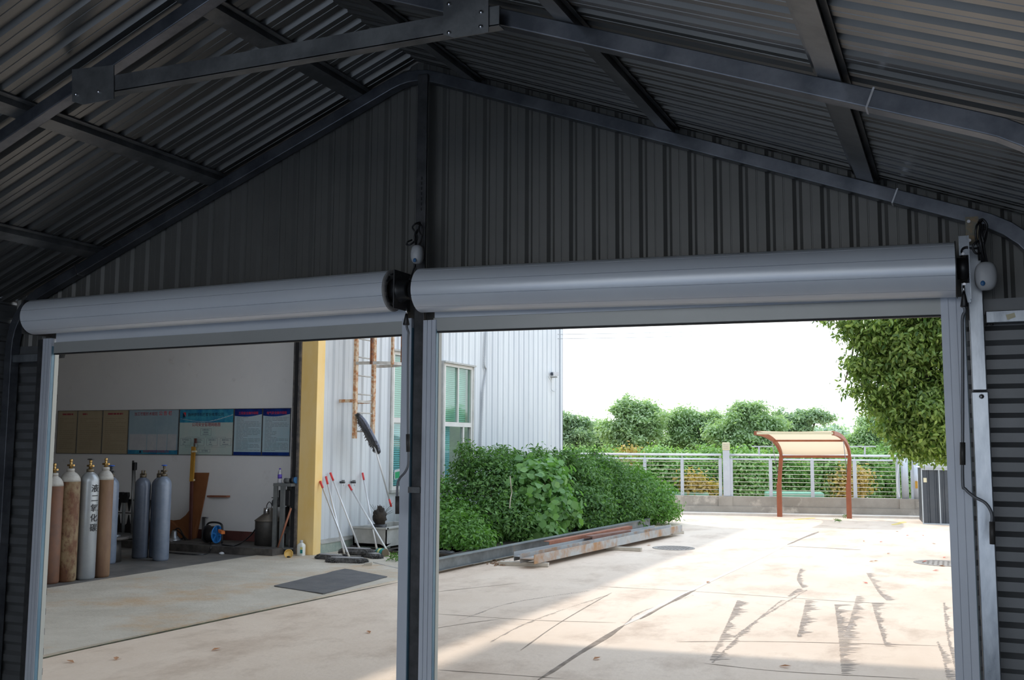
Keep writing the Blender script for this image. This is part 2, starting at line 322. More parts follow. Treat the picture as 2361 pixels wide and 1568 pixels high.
def tag(o, label=None, cat=None, group=None, kind=None):
    if label: o['label'] = label
    if cat: o['category'] = cat
    if group: o['group'] = group
    if kind: o['kind'] = kind
    return o
def thing(name, label, cat, loc=(0, 0, 0), group=None):
    """an Empty at the thing's base; parts are built in world space and keep their place"""
    o = bpy.data.objects.new(name, None); COL.objects.link(o); o.location = Vector(loc); o.empty_display_size = 0.1
    tag(o, label, cat, group); return o
def part(mb, name, m, parent, bevel=0.0, label=None):
    o = mb.build(name, m, None, bevel); o.parent = parent
    w = Vector((0, 0, 0)); p = parent
    while p: w += p.location; p = p.parent
    if w.length > 0: o.data.transform(Matrix.Translation(-w))
    if label: o['label'] = label
    return o
def struct(mb, name, m, parent=None, bevel=0.0):
    if parent: return part(mb, name, m, parent, bevel)
    return tag(mb.build(name, m, None, bevel), kind='structure')
def copy_tree(o, parent=None):
    c = o.copy(); COL.objects.link(c); c.parent = parent
    for ch in list(o.children): copy_tree(ch, c)
    return c
def text(body, size, origin, xdir, ydir, m, parent, name='lettering', align='LEFT', ext=0.0006, label=None):
    cu = bpy.data.curves.new(name, 'FONT'); cu.body = body; cu.size = size; cu.align_x = align; cu.align_y = 'BOTTOM'; cu.extrude = ext; cu.offset = size * .009
    tmp = bpy.data.objects.new(name, cu); COL.objects.link(tmp); bpy.context.view_layer.update()
    me = bpy.data.meshes.new_from_object(tmp); bpy.data.objects.remove(tmp); me.materials.clear(); me.materials.append(m)
    o = bpy.data.objects.new(name, me); COL.objects.link(o); o.parent = parent
    x = Vector(xdir).normalized(); y = Vector(ydir).normalized(); z = x.cross(y)
    w = Vector((0, 0, 0)); p = parent
    while p: w += p.location; p = p.parent
    q = Vector(origin) - w
    o.matrix_local = Matrix(((x.x, y.x, z.x, q.x), (x.y, y.y, z.y, q.y), (x.z, y.z, z.z, q.z), (0, 0, 0, 1)))
    if label: o['label'] = label
    return o

def smooth_path(pts, n=6):
    """Catmull-Rom through the points"""
    P = [Vector(p) for p in pts]; P = [P[0] * 2 - P[1]] + P + [P[-1] * 2 - P[-2]]; out = []
    for i in range(1, len(P) - 2):
        a, b, c, d = P[i - 1], P[i], P[i + 1], P[i + 2]
        for k in range(n):
            t = k / n; out.append(0.5 * ((2 * b) + (c - a) * t + (2 * a - 5 * b + 4 * c - d) * t * t + (3 * b - a - 3 * c + d) * t ** 3))
    out.append(P[-2]); return out

# corrugated sheet: u along the ribs' spacing, v along the ribs, depth pushed along n
PITCHR, FLAT, RAMP, RIBD = 0.122, 0.078, 0.012, 0.020
def rib_profile(u0, u1, pitch=PITCHR, flat=FLAT, ramp=RAMP, depth=RIBD, mid=True):
    out = [(u0, 0.0)]; k = math.floor(u0 / pitch)
    while k * pitch < u1:
        b = k * pitch
        seq = [(b + flat, 0), (b + flat + ramp, depth), (b + pitch - ramp, depth), (b + pitch, 0)]
        if mid: seq = [(b + flat * .45, 0), (b + flat * .47, depth * .12), (b + flat * .53, depth * .12), (b + flat * .55, 0)] + seq
        for u, d in seq:
            if u0 + 1e-4 < u < u1 - 1e-4: out.append((u, d))
        k += 1
    out.append((u1, 0.0)); return out
def sheet(mb, prof, fn_a, fn_b):
    """fn_a(u,d), fn_b(u,d) give the two ends of the line of the sheet at u"""
    vs = []; fs = []
    for u, d in prof: vs += [fn_a(u, d), fn_b(u, d)]
    for i in range(len(prof) - 1): fs.append((2 * i, 2 * i + 2, 2 * i + 3, 2 * i + 1))
    return mb.add(vs, fs)

# ------------------------------------------------------------------ foliage
def leaves(name, m, blobs, n, size, parent=None, droop=0.3, shell=0.55, aspect=0.5, upb=0.5, zmin=0.02, clump=0, csize=0.15, seed=1, clip=None):
    """many small folded leaves filling ellipsoid blobs (cx,cy,cz,rx,ry,rz)"""
    g = np.random.default_rng(seed)
    B = np.array(blobs, float); w = (B[:, 3] * B[:, 4] + B[:, 4] * B[:, 5] + B[:, 3] * B[:, 5]); w /= w.sum()
    def pts(k):
        idx = g.choice(len(B), k, p=w); d = g.normal(size=(k, 3)); d /= np.linalg.norm(d, axis=1)[:, None]
        r = shell + (1 - shell) * g.random(k) ** 0.7
        r *= 1 + 0.10 * np.sin(7 * d[:, 0] + idx) * np.cos(6 * d[:, 1] + 2 * idx) + 0.06 * g.normal(size=k)
        return B[idx, :3] + d * r[:, None] * B[idx, 3:6], d
    if clump:
        c, dc = pts(max(2, n // clump)); k = g.integers(0, len(c), n)
        off = g.normal(size=(n, 3)) * csize * np.array([1, 1, .55]); P = c[k] + off; D = dc[k] + off / csize * 0.35
    else:
        P, D = pts(n)
    P[:, 2] = np.maximum(P[:, 2], zmin + g.random(n) * 0.05)
    if clip is not None: keep = clip(P); P = P[keep]; D = D[keep]; n = len(P)
    N = D * 0.7 + g.normal(size=(n, 3)) * 0.55; N[:, 2] += upb; N /= np.linalg.norm(N, axis=1)[:, None]
    T = g.normal(size=(n, 3)); T += D * 0.5; T[:, 2] -= droop; T -= N * (T * N).sum(1)[:, None]; T /= np.linalg.norm(T, axis=1)[:, None]
    S = np.cross(N, T); L = size * (0.6 + 0.8 * g.random(n)); W = L * aspect
    v = np.empty((n, 6, 3)); L_ = L[:, None]; W_ = W[:, None]
    v[:, 0] = P; v[:, 1] = P + T * L_ * .35 + S * W_ * .5 + N * L_ * .06; v[:, 2] = P + T * L_ * .72 + S * W_ * .36 + N * L_ * .03
    v[:, 3] = P + T * L_ - N * L_ * .12; v[:, 4] = P + T * L_ * .72 - S * W_ * .36 + N * L_ * .03; v[:, 5] = P + T * L_ * .35 - S * W_ * .5 + N * L_ * .06
    me = bpy.data.meshes.new(name)
    base = np.arange(n)[:, None] * 6
    faces = np.concatenate([base + np.array([[0, 1, 2, 3]]), base + np.array([[0, 3, 4, 5]])], 1).reshape(-1)
    me.vertices.add(n * 6); me.vertices.foreach_set('co', v.reshape(-1))
    me.loops.add(n * 8); me.loops.foreach_set('vertex_index', faces)
    me.polygons.add(n * 2); me.polygons.foreach_set('loop_start', np.arange(n * 2) * 4)
    try: me.polygons.foreach_set('loop_total', np.full(n * 2, 4))
    except Exception: pass
    me.update(calc_edges=True)
    a = me.attributes.new('tone', 'FLOAT', 'POINT'); a.data.foreach_set('value', np.repeat(np.clip(g.normal(0.45, 0.25, n), 0, 1), 6))
    me.materials.append(m); me.validate()
    o = bpy.data.objects.new(name, me); COL.objects.link(o)
    if parent:
        o.parent = parent; w_ = Vector((0, 0, 0)); p = parent
        while p: w_ += p.location; p = p.parent
        o.data.transform(Matrix.Translation(-w_))
    return o

def stems(base, blobs, n, r, seed=3, lean=0.25):
    rr = random.Random(seed); mb = MB()
    for i in range(n):
        b = rr.choice(blobs); e = Vector((b[0] + rr.uniform(-.6, .6) * b[3], b[1] + rr.uniform(-.6, .6) * b[4], b[2] + rr.uniform(-.2, .6) * b[5]))
        s = Vector(base) + Vector((rr.uniform(-lean, lean), rr.uniform(-lean, lean), 0)); mid = (s + e) / 2 + Vector((rr.uniform(-.15, .15), rr.uniform(-.15, .15), .1))
        mb.tube(smooth_path([s, mid, e], 4), [r * (1 - 0.075 * k) for k in range(9)], 5)
    return mb
# ================================================================== THE GARAGE
GX0, GX1, XR, YF, YB = -5.66, 1.36, -2.63, 4.60, -1.7      # side walls, ridge, front wall, open rear
def zc(X): return 3.765 - 0.385 * abs(X - XR)              # centre line of the rafters
def zr(X): return zc(X) + 0.072                            # inner face of the roof sheet

fl = MB().box((GX0 - .1, YB - 1, -0.12), (GX1 + .1, YF + 0.1, 0.0)); struct(fl, 'floor', M['floor'])

# gable sheet with upright ribs
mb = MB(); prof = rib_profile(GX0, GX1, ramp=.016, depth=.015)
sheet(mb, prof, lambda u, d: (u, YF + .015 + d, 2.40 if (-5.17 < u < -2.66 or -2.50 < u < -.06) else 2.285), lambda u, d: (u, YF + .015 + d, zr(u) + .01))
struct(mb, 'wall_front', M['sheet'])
# siding with level ribs either side of the doors
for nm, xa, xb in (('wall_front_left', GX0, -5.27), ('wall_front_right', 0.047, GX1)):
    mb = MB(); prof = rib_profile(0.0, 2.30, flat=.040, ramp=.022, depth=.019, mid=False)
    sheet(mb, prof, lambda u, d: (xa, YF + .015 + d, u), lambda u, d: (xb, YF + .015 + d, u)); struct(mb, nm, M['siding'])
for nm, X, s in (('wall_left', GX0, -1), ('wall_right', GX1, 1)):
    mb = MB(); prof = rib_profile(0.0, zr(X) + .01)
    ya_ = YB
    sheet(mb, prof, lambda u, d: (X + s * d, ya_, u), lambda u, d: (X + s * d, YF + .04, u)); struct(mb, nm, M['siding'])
# roof sheets, ribs running down the slope
for nm, Xe, s in (('ceiling_left', -5.92, -1), ('ceiling_right', 1.62, 1)):
    mb = MB(); prof = rib_profile(YB, YF + .25, flat=.07, ramp=.014, depth=.024)
    sheet(mb, prof, lambda u, d: (XR, u, zr(XR) + d), lambda u, d: (Xe, u, zr(Xe) + d)); struct(mb, nm, M['roofsheet'])

struct(MB().prism([(GX0, YB, 0), (GX0, YB, zr(GX0)), (-5.0, YB, zr(-5.0)), (-5.0, YB, 0)], (0, .03, 0)), 'wall_rear', M['siding'])  # unseen rear cut down to a strip so daylight reaches the front wall
# arched frames of square tube
def frame_path(x0, x1):
    r = 0.28; pts = [(x0, 0.0)]; ze = zc(x0)
    a = Vector((x0, ze - r)); c = Vector((x0, ze)); b = Vector((x0 + r, zc(x0 + r)))
    pts += [tuple(a * (1 - t) ** 2 + c * 2 * t * (1 - t) + b * t * t) for t in (0, .15, .3, .45, .6, .75, .9, 1)]
    a = Vector((XR - .14, zc(XR - .14))); c = Vector((XR, zc(XR) + .0)); b = Vector((XR + .14, zc(XR + .14)))
    pts += [tuple(a * (1 - t) ** 2 + c * 2 * t * (1 - t) + b * t * t) for t in (0, .2, .4, .6, .8, 1)]
    a = Vector((x1 - r, zc(x1 - r))); c = Vector((x1, ze)); b = Vector((x1, ze - r))
    pts += [tuple(a * (1 - t) ** 2 + c * 2 * t * (1 - t) + b * t * t) for t in (0, .1, .25, .4, .55, .7, .85, 1)]
    return pts + [(x1, 0.0)]
FP = frame_path(-5.62, 0.38)
for y0, y1, lab in ((YF - .065, YF - .003, 'galvanised square-tube arch frame running along the top of the ribbed gable wall'),
                    (3.20, 3.262, 'galvanised square-tube arch frame nearest the camera, carrying the level tie bar'),
                    ):
    mb = MB().ribbon(FP, .031, y0, y1)
    a = thing('arch_frame', lab, 'frame', (XR, y0, 0)); part(mb, 'arch_tube', M['frame'], a, .004)
    for s in (-1, 1):                    # sleeve joints in the rafter
        X = XR + s * 2.42; dx = .0022
        mb = MB(); p = [(X - .003, zc(X - .003)), (X + .003, zc(X + .003))]; mb.ribbon(p, .034, y0 - .003, y1 + .003); part(mb, 'joint_ring', M['bolt'], a)
# purlins: hat channels on top of the frames
for X, lab in ((-2.98, 'roof purlin just left of the ridge'), (-2.28, 'roof purlin just right of the ridge'), (-3.97, 'roof purlin halfway down the left roof slope'),
               (-4.92, 'lowest roof purlin on the left slope'), (-1.23, 'roof purlin halfway down the right roof slope'), (-0.33, 'lowest roof purlin on the right slope')):
    z = zc(X) + .033; sl = -.385 if X > XR else .385
    mb = MB(); w = .036; b = lambda dx, dz: (X + dx, zc(X) + .033 + sl * dx + dz)
    q = [b(-w, 0), b(w, 0), b(w - .006, .036), b(-w + .006, .036)]
    mb.prism([(x, YB, zz) for x, zz in q], (0, YF - .0 - YB, 0))
    for e in (-1, 1): mb.prism([(x, YB, zz) for x, zz in (b(e * w, .030), b(e * (w + .02), .030), b(e * (w + .02), .035), b(e * w, .035))], (0, YF - YB, 0))
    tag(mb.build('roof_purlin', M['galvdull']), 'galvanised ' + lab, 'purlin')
# level tie bar with gusset plates
a = thing('collar_tie', 'level steel tie bar with square gusset plates across the near arch frame', 'tie bar', (XR, 3.2, 3.36))
TL, TR = aty(205, 226, 3.17), aty(1100, 72, 3.17)
mb = MB(); d = (TR - TL).normalized(); u = Vector((0, 0, 1))
for k in (0,):
    mb.bar(TL - d * .06, TR + d * .1, .045, .006); mb.bar(TL - d * .06 + Vector((0, -.020, .036)), TR + d * .1 + Vector((0, -.020, .036)), .005, .074)
    mb.bar(TL - d * .06 + Vector((0, -.012, .071)), TR + d * .1 + Vector((0, -.012, .071)), .02, .005)
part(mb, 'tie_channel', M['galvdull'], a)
for px, pts in (((166, 262, 150, 238), [(176, 218), (228, 212)]), ((1022, 1126, -10, 84), [(1036, 10), (1110, 29), (1109, 62), (1036, 76)])):
    p = [aty(px[0], px[3] - 4, 3.14), aty(px[0] + 25, px[3] + 3, 3.14), aty(px[1], px[3] - 10, 3.14), aty(px[1], px[2], 3.14), aty(px[0], px[2] + 10, 3.14)]
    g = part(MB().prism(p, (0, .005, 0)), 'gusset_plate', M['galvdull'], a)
    for q in pts:
        c = aty(q[0], q[1], 3.14); part(MB().lathe([(.008, 0), (.008, .006), (.0001, .008)], c, 8, (0, -1, 0)), 'bolt', M['bolt'], g)
# posts in the front wall
def up_post(name, lab, cat, x0, x1, y0, y1, z1, m, z0=0.0):
    a = thing(name, lab, cat, ((x0 + x1) / 2, y0, z0)); part(MB().box((x0, y0, z0), (x1, y1, z1)), 'post_tube', m, a, .004); return a
cp = up_post('centre_post', 'dark square-tube post between the two roller doors, rising to the ridge', 'post', -2.585, -2.525, 4.515, YF - .068, zc(XR) - .035, M['darksteel'])
part(MB().box((-2.59, 4.49, 1.50), (-2.52, 4.513, 1.53)), 'clamp_bracket', M['galvdull'], cp)
mb = MB()
for k in range(7): mb.box((-2.553, 4.511, 2.98 + k * .028), (-2.547, 4.516, 2.995 + k * .028))
part(mb, 'slot_row', M['rubber'], cp)
rp = thing('side_post', 'bright galvanised post on the right beside the right roller door', 'post', (.09, 4.5, 0))
part(MB().box((.062, 4.50, 1.98), (.118, 4.555, 2.615)), 'post_tube', M['galv'], rp, .004)
part(MB().box((.058, 4.496, 0), (.122, 4.559, 1.975)), 'lower_sleeve', M['galv'], rp, .004)
part(MB().lathe([(.010, 0), (.010, .006), (.0001, .009)], (.095, 4.496, 1.955), 8, (0, -1, 0)), 'bolt', M['bolt'], rp)
bp = part(MB().box((.062, 4.47, 2.585), (.112, 4.499, 2.70)), 'end_bracket', M['tarnish'], rp)
for z in (2.60, 2.68): part(MB().lathe([(.007, 0), (.007, .006)], (.075, 4.47, z), 8, (0, -1, 0)), 'bolt', M['bolt'], bp)
up_post('left_door_post', 'dark square-tube post at the left edge of the left roller door', 'post', -5.335, -5.275, 4.52, YF - .003, 2.40, M['darksteel'])
# header tubes over the siding
for xa, xb, lab in ((.125, .349, 'level galvanised header tube above the siding right of the doors'), (-5.587, -5.338, 'level galvanised header tube above the siding left of the doors')):
    a = thing('header_tube', lab, 'tube', ((xa + xb) / 2, 4.56, 2.26)); part(MB().box((xa, 4.545, 2.262), (xb, 4.60, 2.312)), 'tube', M['galv'], a, .003)
    if xa > 0:
        part(MB().prism([aty(2319, 726, 4.5445), aty(2339, 721, 4.5445), aty(2342, 731, 4.5445), aty(2323, 738, 4.5445)], (0, -.0005, 0)), 'paper_sticker', M['cream'], a)
        for q in (2273, 2287): part(MB().lathe([(.006, 0), (.006, .008)], aty(q, 746, 4.575), 8, (0, 0, -1)), 'bolt', M['darksteel'], a)
# flashing strip above the header tube
for xa, xb in ((.10, GX1), (GX0, -5.27)): struct(MB().box((xa, 4.602, 2.305), (xb, 4.612, 2.37)), 'trim_1' if xa > 0 else 'trim_2', M['siding'])

# ------------------------------------------------------------------ roller doors
RY = 4.41
def roller(lab, A, B, r, railA, railB, gL, gR, gz, curtz, nslat=10):
    """A, B: ends of the roll's axis; railA, railB: ends of the bottom rail's lower edge; gL, gR: guides (x0, x1)"""
    t = thing('roller_door', lab, 'roller door', ((A.x + B.x) / 2, RY, 0))
    ax = (B - A).normalized(); e1 = Vector((0, -1, 0)); e2 = ax.cross(e1).normalized(); e1 = e2.cross(ax).normalized()
    n = 14; cs = []
    for k in range(nslat):
        for j in range(n):
            an = 2 * PI * (k + .02 + .96 * j / (n - 1)) / nslat + .35; cs.append((math.cos(an) * r, math.sin(an) * r))
        for q in (.986, 1.014): an = 2 * PI * (k + q) / nslat + .35; cs.append((math.cos(an) * (r - .006), math.sin(an) * (r - .006)))
    vs = []; m = len(cs); segs = 12
    for i in range(segs + 1):
        p = A.lerp(B, i / segs); vs += [p + e1 * a + e2 * b for a, b in cs]
    fs = [(i * m + k, i * m + (k + 1) % m, (i + 1) * m + (k + 1) % m, (i + 1) * m + k) for i in range(segs) for k in range(m)]
    mb = MB().add(vs, fs); mb.add(vs[:m], [tuple(range(m))]); mb.add(vs[-m:], [tuple(reversed(range(m)))])
    o = part(mb, 'curtain_roll', M['roller'], t)
    d = (railB - railA).normalized(); dz = Vector((0, 0, 1)); h = .075
    p0, p1 = railA + d * -.02, railB + d * .02
    part(MB().hexa([p0 + Vector((0, -.012, .006)), p1 + Vector((0, -.012, .006)), p1 + Vector((0, .018, .006)), p0 + Vector((0, .018, .006))],
                   [p0 + Vector((0, -.012, h)), p1 + Vector((0, -.012, h)), p1 + Vector((0, .018, h)), p0 + Vector((0, .018, h))]), 'bottom_rail', M['rail'], t, .002)
    part(MB().hexa([p0 + Vector((0, -.008, -.002)), p1 + Vector((0, -.008, -.002)), p1 + Vector((0, .014, -.002)), p0 + Vector((0, .014, -.002))],
                   [p0 + Vector((0, -.008, .006)), p1 + Vector((0, -.008, .006)), p1 + Vector((0, .014, .006)), p0 + Vector((0, .014, .006))]), 'rubber_seal', M['rubber'], t)
    q0, q1 = p0 + Vector((0, .002, h)), p1 + Vector((0, .002, h))
    part(MB().hexa([q0, q1, q1 + Vector((0, .012, 0)), q0 + Vector((0, .012, 0))],
                   [q0 + Vector((0, -.0, curtz)), q1 + Vector((0, -.0, curtz)), q1 + Vector((0, .012, curtz)), q0 + Vector((0, .012, curtz))]), 'curtain', M['roller'], t)
    for (x0, x1), zt in zip((gL, gR), gz):
        g = MB(); y0, y1 = 4.495, 4.553; w = (x1 - x0)
        nst = 3 if w > .07 else 1; sx = w / nst
        for k in range(nst):
            g.box((x0 + k * sx + .0012, y0, 0), (x0 + (k + 1) * sx - .0012, y0 + .01, zt))
        g.box((x0, y0 + .006, 0), (x1, y1, zt)); g = part(g, 'guide_rail', M['guide'], t)
        part(MB().box((x1, y0 + .004, 0), (x1 + .0015, y0 + .026, zt - .05)), 'protective_film', M['film'], g)
        part(MB().box((x1, y0 + .028, 0), (x1 + .004, y1, zt - .05)), 'seal_strip', M['filmw'], g)
    return t
aL = aty(80, 732, RY); bL = aty(905, 671, RY); aR = aty(972, 670, RY); bR = aty(2203, 622, RY)
aL.y = bL.y = aR.y = bR.y = RY
r1 = roller('grey roller door on the left, rolled up to a tube above the workshop view', aL, bL, .108, aty(132, 817, 4.515), aty(928, 774, 4.515), (-5.262, -5.185), (-2.645, -2.587), (2.40, 2.405), .075)
r2 = roller('grey roller door on the right, rolled up to a wider-looking tube above the yard view', aR, bR, .113, aty(1009, 766.5, 4.515), aty(2184, 729, 4.515), (-2.518, -2.442), (-.045, .045), (2.39, 2.37), .075)
# end disc, motor and bracket of the left door
X0 = bL.x
part(MB().lathe([(.108, 0), (.108, .006), (.103, .010), (.075, .012), (.070, .006), (.045, .006), (.045, .0)], (X0, RY, bL.z), 32, (1, 0, 0)), 'end_disc', M['moptop'], r1)
mb = MB()
for k in range(10):
    a0 = 2 * PI * k / 10; c = Vector((X0 + .0125, RY + math.cos(a0) * .088, bL.z + math.sin(a0) * .088)); tdir = Vector((0, -math.sin(a0), math.cos(a0)))
    mb.bar(c - tdir * .018, c + tdir * .018, .006, .012, (1, 0, 0))
part(mb, 'disc_slots', M['rubber'], r1)
part(MB().lathe([(.062, 0), (.062, .05), (.052, .055), (.052, .085), (.03, .09)], (X0 + .01, RY, bL.z), 20, (1, 0, 0)), 'motor', M['blackp'], r1)
part(MB().box((-2.612, 4.345, bL.z - .10), (-2.606, 4.51, bL.z + .10)), 'end_bracket', M['darksteel'], r1)
part(MB().box((aL.x - .012, 4.33, aL.z - .11), (aL.x - .006, 4.56, aL.z + .10)), 'end_bracket', M['darksteel'], r1)
# right door: hub at its left end, motor head and bright bracket at the right
part(MB().lathe([(.05, 0), (.05, .055)], (aR.x - .055, RY, aR.z), 16, (1, 0, 0)), 'hub', M['blackp'], r2)
part(MB().lathe([(.118, 0), (.118, .004)], (bR.x, RY, bR.z), 32, (1, 0, 0)), 'end_disc', M['darksteel'], r2)
part(MB().lathe([(.044, .006), (.044, .045), (.038, .048)], (bR.x, RY - .02, bR.z + .0), 20, (1, 0, 0)), 'motor', M['blackp'], r2)
mb = MB().box((bR.x + .050, 4.36, bR.z - .13), (bR.x + .054, 4.495, bR.z + .13)).box((bR.x + .016, 4.392, bR.z + .055), (bR.x + .052, 4.396, bR.z + .135)).box((bR.x + .02, 4.395, bR.z - .14), (bR.x + .052, 4.398, bR.z - .06))
br = part(mb, 'end_bracket', M['galv'], r2)
for z in (bR.z + .06, bR.z - .065): part(MB().lathe([(.006, 0), (.006, .006)], (bR.x + .03, 4.392, z), 8, (0, -1, 0)), 'bolt', M['bolt'], br)

# radio receivers on their cables
def receiver(lab, c, rx, rz, btn, loops, cable_group=None):
    t = thing('door_receiver', lab, 'receiver', c)
    mb = MB(); vs = []; n = 28
    # pebble shaped shell
    prof = [(1.0, 0), (1.0, .018), (.93, .030), (.75, .040), (.45, .046), (.0001, .048)]
    for f, y in prof:
        for k in range(n):
            a = 2 * PI * k / n; ex = 2.6; cx = abs(math.cos(a)) ** (2 / ex) * math.copysign(1, math.cos(a)); sz = abs(math.sin(a)) ** (2 / ex) * math.copysign(1, math.sin(a))
            vs.append((c.x + rx * f * cx, c.y - y, c.z + rz * f * sz * (1 if sz < 0 else 1.02)))
    fs = [(i * n + k, (i + 1) * n + k, (i + 1) * n + (k + 1) % n, i * n + (k + 1) % n) for i in range(len(prof) - 1) for k in range(n)]
    mb.add(vs, fs, True); mb.add(vs[:n], [tuple(range(n))])
    part(mb, 'shell', M['whitep'], t)
    part(MB().ell((btn.x, btn.y, btn.z), .009, .004, .011, 12, 8), 'button', M['bluep'], t)
    for L in loops: part(MB().tube(smooth_path(L, 6), .0045, 7), 'cable', M['blackp'], t)
    return t
Y2_ = 4.40
def pl(L, Y): return [aty(x, y, Y + dy) for x, y, dy in L]
c = aty(965, 588, 4.45)
receiver('white pebble-shaped door receiver hanging from black cables on the centre post', c, .032, .050, aty(956, 600, 4.40),
         [pl([(968, 512, .06), (958, 516, .03), (951, 524, .02), (956, 534, .02), (962, 545, .03), (960, 560, .04), (962, 570, .05)], 4.42),
          pl([(950, 553, .02), (940, 558, .0), (937, 564, 0), (946, 564, 0), (956, 555, .02), (960, 540, .03), (968, 520, .05)], 4.42),
          pl([(962, 516, .05), (972, 520, .02), (974, 540, .02), (970, 556, .03), (966, 566, .05)], 4.42),
          pl([(969, 514, .03), (966, 530, .0), (972, 548, .0), (968, 566, .05)], 4.42),
          pl([(962, 530, .03), (956, 545, .0), (958, 562, .02), (962, 568, .05)], 4.42),
          pl([(956, 608, .03), (954, 620, .03), (950, 632, .02), (944, 645, 0)], 4.42),
          pl([(957, 608, .04), (958, 622, .04), (956, 640, .04), (950, 655, 0)], 4.42)])
c = aty(2273, 638, 4.42)
receiver('white pebble-shaped door receiver with a blue button by the right post, under coiled cables', c, .042, .058, aty(2266, 653, 4.375),
         [pl([(2262, 512, .05), (2252, 520, 0), (2250, 545, 0), (2256, 570, 0), (2258, 600, .03)], 4.40),
          pl([(2258, 508, .03), (2272, 512, 0), (2274, 540, 0), (2266, 575, 0), (2264, 606, .03)], 4.40),
          pl([(2256, 512, .02), (2266, 506, -.02), (2276, 522, -.02), (2268, 548, -.02), (2270, 580, 0), (2277, 610, .03)], 4.40),
          pl([(2262, 516, 0), (2258, 540, -.02), (2262, 566, -.02), (2266, 590, 0), (2271, 610, .03)], 4.40),
          pl([(2268, 518, 0), (2264, 540, -.03), (2268, 560, -.03)], 4.40),
          pl([(2262, 552, 0), (2248, 560, -.02), (2243, 572, -.02), (2250, 584, -.02), (2262, 584, 0)], 4.40),
          pl([(2217, 592, 0), (2218, 576, -.01), (2228, 570, -.02), (2242, 573, -.02), (2258, 572, -.01)], 4.40)])
# crank gear hooks and crank rods
def cone(px, py, w, h, Y, parent):
    c = aty(px, py, Y); s = abs(aty(px + w, py, Y).x - c.x) ; hh = abs(aty(px, py + h, Y).z - c.z)
    o = part(MB().lathe([(s * .35, hh), (s * .5, hh * .75), (s, 0), (s * .8, -.004)], c - Vector((0, 0, hh)), 12), 'gear_hook', M['blackp'], parent)
    part(MB().tube([aty(px, py - 14, Y), aty(px, py + 2, Y)], .0045, 8), 'hook_shaft', M['bolt'], o); return o
def crank(lab, P, sl, Y, coneat):
    t = thing('crank_rod', lab, 'crank rod', aty(P[-1][0], P[-1][1], Y))
    part(MB().tube(smooth_path([aty(x, y, Y + dy) for x, y, dy in P], 5), .0062, 9), 'rod', M['rodgrey'], t)
    for a, b, dy in sl: part(MB().tube([aty(*a, Y + dy), aty(*b, Y + dy)], .0105, 10), 'grip_sleeve', M['sleeve'], t)
    cone(*coneat, Y, t)
crank('grey crank rod hanging beside the right post with two dark grips',
      [(2222, 705, 0), (2225, 718, 0), (2219, 735, 0), (2219.6, 800, 0), (2219.6, 960, 0), (2219.6, 1108, 0), (2226, 1128, 0), (2247, 1146, -.01), (2272, 1160, -.02), (2286, 1183, -.02), (2287, 1210, -.02), (2288, 1252, -.02)],
      [((2219.3, 1020), (2219.6, 1072), 0), ((2287.4, 1203), (2288.5, 1255), -.02)], 4.36, (2222, 672, 10, 34))
crank('grey crank rod hanging in front of the left guide of the centre post',
      [(937, 748, 0), (939, 758, 0), (942, 768, 0), (941, 785, 0), (940.5, 900, 0), (940.5, 1000, 0), (941.5, 1064, 0), (935, 1087, 0), (921, 1104, 0), (916, 1124, 0), (916, 1184, 0)],
      [((940.5, 1001), (941, 1042), 0), ((916, 1144), (916, 1185), 0)], 4.40, (937, 724, 7, 24))
# ================================================================== THE YARD
struct(MB().box((-60, YF + .1, -.12), (60, 90, 0.0)), 'floor_yard', M['yard'])
struct(MB().box((-60, -40, -.12), (60, YF + .1, -0.001)), 'floor_surround', M['bounce_ground'])
XF = -9.30                                # cladding of the neighbouring hall
# ramp slab in front of the workshop opening
RS = [atz(60, 1524), atz(918, 1340), Vector((-6.55, 13.3, 0)), Vector((-9.25, 13.9, 0)), atz(602, 1281), atz(105, 1360), Vector((-9.9, 4.8, 0)), Vector((-6.95, 4.8, 0))]
mb = MB(); n = len(RS); zt = .018
mb.add([(p.x, p.y, zt) for p in RS] + [(p.x, p.y, 0) for p in RS], [tuple(range(n))] + [(i, (i + 1) % n, n + (i + 1) % n, n + i) for i in range(n)])
struct(mb, 'floor_ramp', M['ramp'])
# joints of the slabs, drawn as thin strips of filler
def strip(name, pts, w, m, z=.002, wob=0.0, n=14):
    P = smooth_path([Vector((p[0], p[1], 0)) for p in pts], 30) if len(pts) > 2 else [Vector((pts[0][0], pts[0][1], 0)).lerp(Vector((pts[1][0], pts[1][1], 0)), k / 40) for k in range(41)]
    vs = []; fs = []
    for i, p in enumerate(P):
        d = (P[min(i + 1, len(P) - 1)] - P[max(i - 1, 0)]).normalized(); nn = Vector((-d.y, d.x, 0)); a = w / 2 * (1 + wob * .6 * math.sin(i * .11 + w * 90) + random.uniform(-wob, wob) * .12) * (min(1, .25 + i / 8) * min(1, .25 + (len(P) - 1 - i) / 8)); b = w / 2 * (1 + wob * .6 * math.sin(i * .16 + 2) + random.uniform(-wob, wob) * .12) * (min(1, .25 + i / 8) * min(1, .25 + (len(P) - 1 - i) / 8))
        vs += [p + nn * a, p - nn * b]
    for i in range(len(P) - 1): fs.append((2 * i, 2 * i + 1, 2 * i + 3, 2 * i + 2))
    vs = [(v.x, v.y, z) for v in vs]; return struct(MB().add(vs, fs), name, m)
tn = [3]
def trim(pts, w, m, wob=.4, z=.002): tn[0] += 1; return strip('trim_%d' % tn[0], [atz(*p) for p in pts], w, m, z, wob)
trim([(60, 1527), (300, 1474), (918, 1343)], .035, M['moss'], .5, .004)
trim([(1240, 1568), (1380, 1480), (1440, 1441)], .05, M['joint'], .6)
trim([(1440, 1441), (1550, 1383), (1660, 1330), (1815, 1256)], .06, M['mortar'], .5)
trim([(1475, 1428), (1560, 1382), (1605, 1360)], .035, M['joint'], .8, .003)
